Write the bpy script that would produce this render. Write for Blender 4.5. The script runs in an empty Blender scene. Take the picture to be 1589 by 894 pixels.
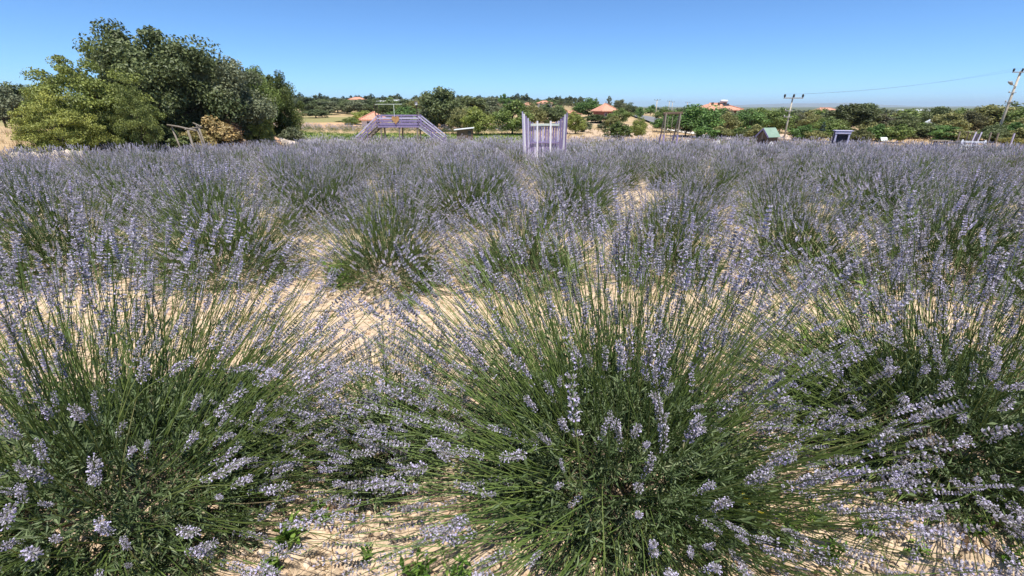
import bpy, math
import numpy as np
from mathutils import Vector, Matrix, noise as mnoise

# ------------------------------------------------------------------ camera, sky, sun, exposure
SC = bpy.context.scene
COL = SC.collection
CAMH, PITCH, FPX = 1.25, math.radians(21.94), 700.0      # eye height, downward tilt, focal length in photo pixels (1589 wide)
cam_data = bpy.data.cameras.new('camera')
cam_data.sensor_width = 36.0
cam_data.lens = FPX / 1589.0 * 36.0
cam_data.clip_start = 0.02
cam_data.clip_end = 60000.0
cam = bpy.data.objects.new('camera', cam_data)
cam.location = (0, 0, CAMH)
cam.rotation_euler = (math.pi / 2 - PITCH, 0, 0)
COL.objects.link(cam)
SC.camera = cam

SUN_EL, SUN_AZ = math.radians(71), math.radians(168)      # azimuth clockwise from the view direction (+Y)
W = bpy.data.worlds.new('World')
SC.world = W
W.use_nodes = True
wn = W.node_tree.nodes
bg = wn['Background']
sky = wn.new('ShaderNodeTexSky')
sky.sky_type = 'NISHITA'
sky.sun_disc = False
sky.sun_elevation = SUN_EL
sky.sun_rotation = SUN_AZ
sky.altitude = 0
sky.air_density = 0.55
sky.dust_density = 0.3
sky.ozone_density = 10.0
tint = wn.new('ShaderNodeMix'); tint.data_type = 'RGBA'; tint.blend_type = 'MULTIPLY'      # camera white balance, the same over the whole sky
tint.inputs[0].default_value = 1.0; tint.inputs[7].default_value = (0.83, 0.985, 1.0, 1)
W.node_tree.links.new(sky.outputs[0], tint.inputs[6]); W.node_tree.links.new(tint.outputs[2], bg.inputs[0])
bg.inputs[1].default_value = 0.138

sun_data = bpy.data.lights.new('sun', 'SUN')
sun_data.energy = 5.0
sun_data.angle = math.radians(0.53)
sun_data.color = (1.0, 0.95, 0.87)
sun = bpy.data.objects.new('sun', sun_data)
sdir = Vector((math.sin(SUN_AZ) * math.cos(SUN_EL), math.cos(SUN_AZ) * math.cos(SUN_EL), math.sin(SUN_EL)))
sun.rotation_euler = (-sdir).to_track_quat('-Z', 'Y').to_euler()
sun.location = sdir * 50
COL.objects.link(sun)

SC.view_settings.view_transform = 'Standard'
SC.view_settings.look = 'None'
SC.view_settings.gamma = 1.0
SC.view_settings.exposure = 0.5
SC.render.engine = 'CYCLES'
SC.cycles.max_bounces = 5
SC.cycles.diffuse_bounces = 3
SC.cycles.glossy_bounces = 1
SC.cycles.transmission_bounces = 3
SC.cycles.volume_bounces = 0
SC.cycles.caustics_reflective = False
SC.cycles.caustics_refractive = False

# ------------------------------------------------------------------ small helpers
SP, CP = math.sin(PITCH), math.cos(PITCH)

def slope_of(py):
    up = (447.0 - py) / FPX
    return (-SP + CP * up) / (CP + SP * up)

def pz(py, y):                       # height seen at photo row py, y metres ahead
    return CAMH + y * slope_of(py)

def pxx(px, y, py=190.0):            # sideways position seen at photo column px, y metres ahead
    return y * ((px - 794.5) / FPX) / (CP + SP * (447.0 - py) / FPX)

def sstep(a, b, x):
    t = np.clip((x - a) / (b - a), 0.0, 1.0)
    return t * t * (3 - 2 * t)

_YK = [-40, 0, 21, 30, 40, 60, 100, 150, 220, 300, 420, 700, 1500, 20000]
_ZL = [1.6, 0, -1.2, -1.62, -1.85, -1.75, -1.6, -1.0, 0.8, 3.2, 3.5, -2, -9, -9]
_ZR = [1.6, 0, -1.2, -1.62, -1.85, -2.0, -2.6, -4.5, -7.0, -9, -10, -11, -9, -9]

def ground_z(x, y):
    x = np.asarray(x, float); y = np.asarray(y, float)
    s = sstep(0.12, 0.55, x / np.maximum(np.abs(y), 20.0))
    z = (1 - s) * np.interp(y, _YK, _ZL) + s * np.interp(y, _YK, _ZR)
    z = z + 1.3 * sstep(-19, -32, x) * sstep(8, 22, y) * (1 - sstep(40, 70, y))      # bank under the left-hand trees
    z = z + 0.35 * sstep(0.04, 0.14, x / np.maximum(y, 20)) * (1 - sstep(0.30, 0.42, x / np.maximum(y, 20))) * sstep(60, 110, y) * (1 - sstep(180, 300, y))
    return z

def gz(x, y):
    return float(ground_z(x, y))

def make_mesh(name, chunks, mats):
    """chunks: (V, F, material index, rnd per vertex or None, smooth)"""
    Vs, LV, LS, LT, MI, RN, SM = [], [], [], [], [], [], []
    vo = lo = 0
    for ch in chunks:
        V, F, mi, rn = ch[:4]
        sm = ch[4] if len(ch) > 4 else False
        V = np.asarray(V, np.float32).reshape(-1, 3); F = np.asarray(F, np.int32)
        n, k = F.shape
        Vs.append(V); LV.append((F + vo).ravel())
        LS.append(lo + np.arange(n, dtype=np.int32) * k)
        MI.append(np.full(n, mi, np.int32))
        SM.append(np.full(n, sm, bool))
        RN.append(np.full(len(V), 0.5, np.float32) if rn is None else np.asarray(rn, np.float32))
        vo += len(V); lo += n * k
    V = np.concatenate(Vs); LV = np.concatenate(LV); LS = np.concatenate(LS)
    me = bpy.data.meshes.new(name)
    me.vertices.add(len(V)); me.vertices.foreach_set('co', V.ravel())
    me.loops.add(len(LV)); me.loops.foreach_set('vertex_index', LV)
    me.polygons.add(len(LS)); me.polygons.foreach_set('loop_start', LS)
    me.polygons.foreach_set('material_index', np.concatenate(MI))
    me.polygons.foreach_set('use_smooth', np.concatenate(SM))
    at = me.attributes.new('rnd', 'FLOAT', 'POINT')
    at.data.foreach_set('value', np.concatenate(RN))
    for m in mats:
        me.materials.append(m)
    me.update(calc_edges=True)
    me.validate()
    return me

def link(name, data, parent=None, loc=(0, 0, 0), rot=(0, 0, 0), scale=(1, 1, 1), color=None, kind=None):
    o = bpy.data.objects.new(name, data)
    COL.objects.link(o)
    o.parent = parent
    o.location = loc; o.rotation_euler = rot; o.scale = scale
    if color: o.color = (*color, 1.0)
    if kind: o['kind'] = kind
    return o

def tag(o, label=None, cat=None, group=None, kind=None):
    if label: o['label'] = label
    if cat: o['category'] = cat
    if group: o['group'] = group
    if kind: o['kind'] = kind
    return o

def thing(name, label, cat, loc=(0, 0, 0), rotz=0.0, group=None):
    o = link(name, None, None, loc, (0, 0, rotz))
    o.empty_display_size = 0.2
    return tag(o, label, cat, group)

def scatter(TV, TF, M, T, trn=None, irn=None):
    """copies of one template: M (n,3,3), T (n,3)"""
    n, m = len(T), len(TV)
    V = np.einsum('nij,mj->nmi', M, TV) + T[:, None, :]
    F = (TF[None] + (np.arange(n) * m)[:, None, None]).reshape(-1, TF.shape[1])
    t = np.zeros(m) if trn is None else trn
    i = np.full(n, .5) if irn is None else irn
    R = np.clip(t[None, :] + i[:, None], 0, 1).ravel()
    return V.reshape(-1, 3), F, R

def frames(D, rng=None):
    """orthonormal frames with third axis along D (n,3), random spin"""
    D = D / np.linalg.norm(D, axis=1, keepdims=True)
    H = np.where(np.abs(D[:, 2:3]) > 0.9, np.array([[1., 0, 0]]), np.array([[0, 0, 1.]]))
    X = np.cross(H, D); X /= np.linalg.norm(X, axis=1, keepdims=True)
    Y = np.cross(D, X)
    if rng is not None:
        a = rng.uniform(0, 2 * np.pi, len(D))[:, None]
        X, Y = X * np.cos(a) + Y * np.sin(a), -X * np.sin(a) + Y * np.cos(a)
    return np.stack([X, Y, D], axis=2)

def tubes(P, rad, sides=3):
    """P (n,k,3) paths, rad (k,) or (n,k)"""
    n, k, _ = P.shape
    rad = np.broadcast_to(rad, (n, k))
    D = np.gradient(P, axis=1)
    D /= np.linalg.norm(D, axis=2, keepdims=True) + 1e-9
    Fm = frames(D.reshape(-1, 3)).reshape(n, k, 3, 3)
    a = np.arange(sides) * 2 * np.pi / sides
    off = np.cos(a)[None, None, :, None] * Fm[..., 0][:, :, None, :] + np.sin(a)[None, None, :, None] * Fm[..., 1][:, :, None, :]
    V = P[:, :, None, :] + off * rad[:, :, None, None]
    idx = np.arange(n * k * sides).reshape(n, k, sides)
    A = idx[:, :-1, :]; B = np.roll(A, -1, axis=2); C = idx[:, 1:, :]; Dd = np.roll(C, -1, axis=2)
    F = np.stack([A, B, Dd, C], axis=-1).reshape(-1, 4)
    return V.reshape(-1, 3), F

def unit(v):
    return v / np.linalg.norm(v, axis=-1, keepdims=True)

# ------------------------------------------------------------------ materials
def new_mat(name):
    m = bpy.data.materials.new(name); m.use_nodes = True
    nt = m.node_tree
    return m, nt, nt.nodes, nt.links, nt.nodes['Principled BSDF']

def ramp(nodes, stops):
    r = nodes.new('ShaderNodeValToRGB')
    el = r.color_ramp.elements
    el[0].position, el[0].color = stops[0][0], (*stops[0][1], 1)
    el[1].position, el[1].color = stops[-1][0], (*stops[-1][1], 1)
    for p, c in stops[1:-1]:
        e = el.new(p); e.color = (*c, 1)
    return r

def leaf_material(name, stops, trans=0.3, rough=0.48, use_obj_color=False, spec=0.25, jitter=0.15, trans_tint=(1, 1, 1)):
    m, nt, N, L, bs = new_mat(name)
    at = N.new('ShaderNodeAttribute'); at.attribute_name = 'rnd'
    oi = N.new('ShaderNodeObjectInfo')
    add = N.new('ShaderNodeMath'); add.operation = 'MULTIPLY_ADD'
    add.inputs[1].default_value = jitter; add.inputs[2].default_value = -jitter / 2
    L.new(oi.outputs['Random'], add.inputs[0])
    sm = N.new('ShaderNodeMath'); sm.operation = 'ADD'
    L.new(at.outputs['Fac'], sm.inputs[0]); L.new(add.outputs[0], sm.inputs[1])
    r = ramp(N, stops); L.new(sm.outputs[0], r.inputs[0])
    colout = r.outputs[0]
    if use_obj_color:
        mx = N.new('ShaderNodeMix'); mx.data_type = 'RGBA'; mx.blend_type = 'MULTIPLY'; mx.inputs[0].default_value = 1
        L.new(colout, mx.inputs[6]); L.new(oi.outputs['Color'], mx.inputs[7]); colout = mx.outputs[2]
    L.new(colout, bs.inputs['Base Color'])
    bs.inputs['Roughness'].default_value = rough
    bs.inputs['Specular IOR Level'].default_value = spec
    if trans > 0:
        tr = N.new('ShaderNodeBsdfTranslucent')
        tm = N.new('ShaderNodeMix'); tm.data_type = 'RGBA'; tm.blend_type = 'MULTIPLY'; tm.inputs[0].default_value = 1
        tm.inputs[7].default_value = (*trans_tint, 1)
        L.new(colout, tm.inputs[6]); L.new(tm.outputs[2], tr.inputs[0])
        mix = N.new('ShaderNodeMixShader'); mix.inputs[0].default_value = trans
        L.new(bs.outputs[0], mix.inputs[1]); L.new(tr.outputs[0], mix.inputs[2])
        L.new(mix.outputs[0], N['Material Output'].inputs[0])
    return m

def noisy_material(name, c1, c2, scale=8.0, rough=0.8, bump=0.2, stretch=(1, 1, 1), spec=0.3, detail=6, bump_scale=None):
    m, nt, N, L, bs = new_mat(name)
    tc = N.new('ShaderNodeTexCoord'); mp = N.new('ShaderNodeMapping'); mp.inputs['Scale'].default_value = stretch
    oi = N.new('ShaderNodeObjectInfo')
    L.new(tc.outputs['Object'], mp.inputs[0])
    L.new(oi.outputs['Random'], mp.inputs['Location'])
    nz = N.new('ShaderNodeTexNoise'); nz.inputs['Scale'].default_value = scale; nz.inputs['Detail'].default_value = detail
    nz.inputs['Roughness'].default_value = 0.65
    L.new(mp.outputs[0], nz.inputs['Vector'])
    r = ramp(N, [(0.28, c1), (0.72, c2)]); L.new(nz.outputs['Fac'], r.inputs[0])
    L.new(r.outputs[0], bs.inputs['Base Color'])
    bs.inputs['Roughness'].default_value = rough
    bs.inputs['Specular IOR Level'].default_value = spec
    if bump > 0:
        b = N.new('ShaderNodeBump'); b.inputs['Strength'].default_value = bump; b.inputs['Distance'].default_value = 0.02
        n2 = N.new('ShaderNodeTexNoise'); n2.inputs['Scale'].default_value = bump_scale or scale * 3; n2.inputs['Detail'].default_value = 5
        L.new(mp.outputs[0], n2.inputs['Vector']); L.new(n2.outputs['Fac'], b.inputs['Height']); L.new(b.outputs[0], bs.inputs['Normal'])
    return m

M = {}
M['lav_leaf'] = leaf_material('lavender_leaf', [(0.0, (0.045, 0.072, 0.028)), (0.5, (0.135, 0.190, 0.082)), (0.85, (0.25, 0.30, 0.165)), (1.0, (0.30, 0.25, 0.14))], 0.25)
M['lav_stem'] = leaf_material('lavender_stem', [(0.0, (0.045, 0.080, 0.020)), (0.55, (0.125, 0.180, 0.045)), (0.9, (0.235, 0.275, 0.090)), (1.0, (0.38, 0.30, 0.17))], 0.12, rough=0.5)
M['lav_flower'] = leaf_material('lavender_flower', [(0.0, (0.15, 0.135, 0.115)), (0.22, (0.235, 0.22, 0.24)), (0.5, (0.39, 0.37, 0.415)), (0.75, (0.55, 0.525, 0.62)), (1.0, (0.52, 0.46, 0.70))], 0.2, rough=0.7, spec=0.15)
M['lav_wood'] = noisy_material('lavender_wood', (0.10, 0.075, 0.05), (0.22, 0.17, 0.12), 30)
M['tree_leaf'] = leaf_material('tree_leaf', [(0.0, (0.55, 0.6, 0.5)), (0.5, (1.0, 1.0, 1.0)), (1.0, (1.6, 1.5, 1.35))], 0.25, rough=0.5, use_obj_color=True, spec=0.4, jitter=0.1)
M['bark'] = noisy_material('bark', (0.045, 0.035, 0.026), (0.13, 0.105, 0.08), 9, bump=0.6, stretch=(1, 1, 0.25))
M['weed'] = leaf_material('weed_leaf', [(0.0, (0.06, 0.13, 0.02)), (0.6, (0.14, 0.26, 0.04)), (1.0, (0.26, 0.36, 0.08))], 0.35)
M['yellow_leaf'] = leaf_material('yellowed_leaf', [(0.0, (0.55, 0.45, 0.04)), (1.0, (0.75, 0.66, 0.10))], 0.3)
M['straw'] = leaf_material('dry_straw', [(0.0, (0.20, 0.13, 0.07)), (0.5, (0.42, 0.31, 0.17)), (1.0, (0.60, 0.48, 0.30))], 0.1)
M['stone'] = noisy_material('pale_stone', (0.42, 0.34, 0.26), (0.68, 0.58, 0.47), 20)
M['white_stone'] = noisy_material('white_stone', (0.62, 0.60, 0.56), (0.82, 0.80, 0.77), 6)
M['purple'] = noisy_material('purple_paint', (0.17, 0.135, 0.27), (0.33, 0.28, 0.46), 3.0, 0.7, 0.3, (6, 6, 0.8))
M['lilac'] = noisy_material('lilac_paint', (0.38, 0.35, 0.52), (0.58, 0.55, 0.70), 3.0, 0.7, 0.2, (6, 6, 1))
M['dark_purple'] = noisy_material('dark_purple_panel', (0.05, 0.045, 0.065), (0.10, 0.09, 0.12), 4.0)
M['white_paint'] = noisy_material('weathered_white_paint', (0.62, 0.61, 0.66), (0.84, 0.84, 0.86), 3.0, 0.7, 0.2, (5, 5, 0.8))
M['pale_green'] = noisy_material('pale_green_paint', (0.50, 0.58, 0.52), (0.66, 0.72, 0.66), 5.0)
M['grey_wood'] = noisy_material('weathered_grey_wood', (0.14, 0.115, 0.09), (0.33, 0.285, 0.235), 5, 0.85, 0.5, (5, 5, 0.6))
M['brown_wood'] = noisy_material('brown_wood', (0.10, 0.065, 0.045), (0.22, 0.155, 0.11), 5, 0.8, 0.4, (6, 6, 0.7))
M['dark_wood'] = noisy_material('dark_wood', (0.035, 0.027, 0.02), (0.09, 0.065, 0.045), 5)
M['orange_wood'] = noisy_material('orange_wood', (0.36, 0.20, 0.08), (0.52, 0.31, 0.14), 4)
M['green_sheet'] = noisy_material('green_roof_sheet', (0.19, 0.28, 0.21), (0.28, 0.38, 0.30), 3, 0.5)
M['metal'] = noisy_material('grey_metal', (0.22, 0.23, 0.24), (0.36, 0.37, 0.38), 6, 0.5, 0.05)
M['concrete'] = noisy_material('concrete_pole', (0.40, 0.36, 0.29), (0.56, 0.52, 0.44), 4, 0.85, 0.2)
M['black'] = noisy_material('black_plastic', (0.015, 0.015, 0.016), (0.04, 0.04, 0.04), 8, 0.5, 0.05)
M['asphalt'] = noisy_material('asphalt', (0.14, 0.14, 0.145), (0.22, 0.22, 0.225), 1.5)
M['track'] = noisy_material('pale_track', (0.62, 0.55, 0.46), (0.78, 0.72, 0.64), 0.6)
M['wall_white'] = noisy_material('white_render', (0.60, 0.58, 0.55), (0.78, 0.76, 0.73), 1.5)
M['wall_red'] = noisy_material('dark_red_wall', (0.17, 0.06, 0.05), (0.27, 0.11, 0.09), 1.2)
M['wall_brown'] = noisy_material('brown_wall', (0.07, 0.045, 0.035), (0.15, 0.10, 0.08), 1.2)
M['wall_grey'] = noisy_material('grey_wall', (0.34, 0.33, 0.32), (0.50, 0.48, 0.46), 1.2)
M['glass'] = noisy_material('dark_window_glass', (0.02, 0.025, 0.03), (0.05, 0.06, 0.07), 2, 0.1, 0.0, spec=0.6)
M['sheet_white'] = noisy_material('white_roof_sheet', (0.60, 0.62, 0.64), (0.80, 0.81, 0.82), 1.0, 0.4)

def roof_tile_material():
    m, nt, N, L, bs = new_mat('clay_roof_tile')
    tc = N.new('ShaderNodeTexCoord')
    nz = N.new('ShaderNodeTexNoise'); nz.inputs['Scale'].default_value = 5.0; nz.inputs['Detail'].default_value = 6
    L.new(tc.outputs['Object'], nz.inputs['Vector'])
    r = ramp(N, [(0.25, (0.40, 0.17, 0.10)), (0.5, (0.55, 0.27, 0.18)), (0.75, (0.64, 0.38, 0.28))]); L.new(nz.outputs[0], r.inputs[0])
    L.new(r.outputs[0], bs.inputs['Base Color']); bs.inputs['Roughness'].default_value = 0.8
    wv = N.new('ShaderNodeTexWave'); wv.inputs['Scale'].default_value = 1.6; wv.bands_direction = 'DIAGONAL'
    L.new(tc.outputs['Object'], wv.inputs['Vector'])
    b = N.new('ShaderNodeBump'); b.inputs['Strength'].default_value = 0.3; b.inputs['Distance'].default_value = 0.05
    L.new(wv.outputs[0], b.inputs['Height']); L.new(b.outputs[0], bs.inputs['Normal'])
    return m
M['roof'] = roof_tile_material()

def ground_material():
    m, nt, N, L, bs = new_mat('ground_soil')
    at = N.new('ShaderNodeAttribute'); at.attribute_name = 'zone_colour'
    geo = N.new('ShaderNodeNewGeometry')
    n1 = N.new('ShaderNodeTexNoise'); n1.inputs['Scale'].default_value = 3.0; n1.inputs['Detail'].default_value = 9; n1.inputs['Roughness'].default_value = 0.7
    n2 = N.new('ShaderNodeTexNoise'); n2.inputs['Scale'].default_value = 45.0; n2.inputs['Detail'].default_value = 6; n2.inputs['Roughness'].default_value = 0.7
    L.new(geo.outputs['Position'], n1.inputs['Vector']); L.new(geo.outputs['Position'], n2.inputs['Vector'])
    r1 = ramp(N, [(0.25, (0.68, 0.66, 0.64)), (0.5, (1.0, 1.0, 1.0)), (0.78, (1.22, 1.24, 1.26))]); L.new(n1.outputs[0], r1.inputs[0])
    r2 = ramp(N, [(0.28, (0.52, 0.46, 0.40)), (0.42, (0.92, 0.90, 0.88)), (0.6, (1.05, 1.05, 1.05)), (0.75, (1.2, 1.2, 1.2))]); L.new(n2.outputs[0], r2.inputs[0])
    a = N.new('ShaderNodeMix'); a.data_type = 'RGBA'; a.blend_type = 'MULTIPLY'; a.inputs[0].default_value = 1
    L.new(at.outputs['Color'], a.inputs[6]); L.new(r1.outputs[0], a.inputs[7])
    c = N.new('ShaderNodeMix'); c.data_type = 'RGBA'; c.blend_type = 'MULTIPLY'; c.inputs[0].default_value = 1
    L.new(a.outputs[2], c.inputs[6]); L.new(r2.outputs[0], c.inputs[7])
    L.new(c.outputs[2], bs.inputs['Base Color'])
    bs.inputs['Roughness'].default_value = 0.95; bs.inputs['Specular IOR Level'].default_value = 0.1
    b1 = N.new('ShaderNodeBump'); b1.inputs['Strength'].default_value = 0.7; b1.inputs['Distance'].default_value = 0.012
    L.new(n2.outputs[0], b1.inputs['Height'])
    n3 = N.new('ShaderNodeTexVoronoi'); n3.inputs['Scale'].default_value = 22.0; n3.feature = 'F1'
    L.new(geo.outputs['Position'], n3.inputs['Vector'])
    b2 = N.new('ShaderNodeBump'); b2.inputs['Strength'].default_value = 0.8; b2.inputs['Distance'].default_value = 0.03
    L.new(n3.outputs['Distance'], b2.inputs['Height']); b2.invert = True
    L.new(b1.outputs[0], b2.inputs['Normal']); L.new(b2.outputs[0], bs.inputs['Normal'])
    return m
M['ground'] = ground_material()
M['mountain'] = noisy_material('mountain_scrub', (0.10, 0.11, 0.07), (0.22, 0.19, 0.13), 0.002, 0.95, 0.0)

# ------------------------------------------------------------------ ground (one sheet out to the horizon)
ROWS_Y0, ROW_GAP = 1.2, 2.45
def field_edges(y):                       # left and right ends of the lavender field
    left = -np.interp(y, [0, 10, 16, 30, 40], [16, 16.5, 17, 20, 17])
    right = np.interp(y, [0, 15, 24, 32, 40], [26, 27, 27, 24, 22])
    return left, right

def build_ground():
    na = 560                              # denser rings in the first metres
    r = np.concatenate([np.linspace(0.0, 6.0, 190), np.geomspace(6.12, 16000, 130)])
    a = np.linspace(0, 2 * np.pi, na, endpoint=False)
    R, A = np.meshgrid(r, a, indexing='ij')
    X, Y = R * np.sin(A), R * np.cos(A)
    Z = ground_z(X, Y)
    near = (R < 9) & (R > 0.02)
    flat = np.argwhere(near)
    for i, j in flat:
        x, y = X[i, j], Y[i, j]
        n = 0.045 * mnoise.noise((x * 1.3, y * 1.3, 0.3)) + 0.024 * mnoise.noise((x * 6, y * 6, 4.0)) + 0.026 * abs(mnoise.noise((x * 17, y * 17, 9.0)))
        Z[i, j] += n
    V = np.stack([X, Y, Z], -1).reshape(-1, 3)
    nrr = len(r)
    idx = np.arange(nrr * na).reshape(nrr, na)
    Aq = idx[:-1]; Bq = idx[1:]
    F = np.stack([Aq, np.roll(Aq, -1, 1), np.roll(Bq, -1, 1), Bq], -1)[1:].reshape(-1, 4)[:, ::-1]
    me = make_mesh('ground', [(V, F, 0, None, True)], [M['ground']])
    x, y = V[:, 0], V[:, 1]
    col = np.zeros((len(V), 4), np.float32); col[:, 3] = 1
    soil = np.array([0.60, 0.463, 0.325]); dry = np.array([0.47, 0.34, 0.20]); grass = np.array([0.20, 0.21, 0.075])
    pale = np.array([0.62, 0.47, 0.33]); orange = np.array([0.56, 0.36, 0.20]); far = np.array([0.11, 0.12, 0.055])
    rng = np.random.default_rng(3)
    ns = np.sin(x * 0.13 + 1.2 * np.sin(y * 0.09)) * np.sin(y * 0.17 + 1.7 * np.sin(x * 0.07)) + rng.normal(0, .25, len(x))
    base = np.where((ns > 0.35)[:, None], grass * 0.5 + dry * 0.5, dry)
    le, ri = field_edges(y)
    infield = (y < 41) & (x > le - 0.5) & (x < ri + 1)
    base = np.where(infield[:, None], soil, base)
    az = x / np.maximum(y, 1)
    leftside = (az < 0.05)
    strip = leftside & (y > 43) & (y < 57) & (az > -0.6)
    base = np.where(strip[:, None], np.array([0.22, 0.25, 0.075]), base)
    band = leftside & (y > 66) & (y < 92) & (az > -0.6)
    base = np.where(band[:, None], orange, base)
    band2 = leftside & (y >= 92) & (y < 125)
    base = np.where(band2[:, None], np.array([0.27, 0.25, 0.11]), base)
    rband = (az > 0.05) & (az < 0.30) & (y > 41) & (y < 100)
    base = np.where(rband[:, None], np.where((ns > 0.1)[:, None], dry * .8 + grass * .2, pale * 0.85), base)
    s = sstep(150, 320, np.hypot(x, y))[:, None]
    base = base * (1 - s) + far * s
    col[:, :3] = base
    at = me.attributes.new('zone_colour', 'FLOAT_COLOR', 'POINT')
    at.data.foreach_set('color', col.ravel())
    o = link('ground', me, kind='structure')
    return o
build_ground()

def strip_sheet(name, pts, width, mat, lift, kind='structure'):
    P = np.array(pts, float)
    t = np.linspace(0, len(P) - 1, len(P) * 8)
    C = np.stack([np.interp(t, np.arange(len(P)), P[:, i]) for i in (0, 1)], -1)
    Wd = np.interp(t, np.arange(len(P)), np.broadcast_to(width, len(P)))
    D = np.gradient(C, axis=0); D /= np.linalg.norm(D, axis=1, keepdims=True)
    Nn = np.stack([-D[:, 1], D[:, 0]], -1)
    cols = []
    for s in (-0.5, -0.17, 0.17, 0.5):
        q = C + Nn * (Wd * s)[:, None]
        cols.append(np.column_stack([q, ground_z(q[:, 0], q[:, 1]) + lift]))
    V = np.stack(cols, 1)
    n = len(C); idx = np.arange(n * 4).reshape(n, 4)
    F = np.stack([idx[:-1, :-1], idx[1:, :-1], idx[1:, 1:], idx[:-1, 1:]], -1).reshape(-1, 4)[:, ::-1]
    return link(name, make_mesh(name, [(V.reshape(-1, 3), F, 0, None, True)], [mat]), kind=kind)

strip_sheet('road', [(pxx(1033, 82), 82), (pxx(1020, 95), 95), (pxx(1008, 112), 112), (pxx(996, 135), 135), (pxx(975, 150), 150)], [3.6, 4.2, 5, 6, 6], M['asphalt'], 0.35)
strip_sheet('path', [(pxx(1040, 70), 70), (pxx(1075, 60), 60), (pxx(1110, 54), 54), (pxx(1150, 48), 48), (pxx(1180, 44), 44)], [2.2, 2.0, 1.8, 1.5, 1.0], M['track'], 0.08)

# ------------------------------------------------------------------ far mountains
def mountains(name, dist, prof, seed, label):
    az = np.array([p[0] for p in prof]); tp = np.array([p[1] for p in prof])
    pxs = np.linspace(az[0], az[-1], 160)
    top = np.interp(pxs, az, tp)
    rng = np.random.default_rng(seed)
    for k, amp in ((9, .8), (23, .45), (51, .25)):
        top += amp * np.interp(np.linspace(0, k, 160), np.arange(k + 1), rng.uniform(-1, 1, k + 1))
    rowsV = []
    for (dd, f) in ((-0.12, 0.0), (-0.06, 0.55), (0.0, 1.0), (0.09, 0.5), (0.18, 0.0)):
        y = dist * (1 + dd)
        x = np.array([pxx(p, y, 165) for p in pxs])
        zt = np.array([pz(t, dist) for t in top])
        z = -9.5 + f * (zt + 9.5) * (1 + 0.12 * rng.uniform(-1, 1, 160) * (0 < f < 1))
        rowsV.append(np.column_stack([x, np.full_like(x, y), z]))
    V = np.stack(rowsV); k, n = V.shape[:2]
    idx = np.arange(k * n).reshape(k, n)
    F = np.stack([idx[:-1, :-1], idx[:-1, 1:], idx[1:, 1:], idx[1:, :-1]], -1).reshape(-1, 4)
    return link(name, make_mesh(name, [(V.reshape(-1, 3), F, 0, None, True)], [M['mountain']]), kind='structure')
mountains('mountains', 11500, [(1030, 166), (1120, 163.5), (1180, 161), (1250, 159.5), (1310, 160), (1380, 163), (1440, 165), (1900, 165.5)], 4, '')
mountains('hills', 7000, [(1050, 168), (1120, 167), (1200, 166), (1290, 165.5), (1380, 165.5), (1500, 165), (1900, 166)], 8, '')

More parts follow.
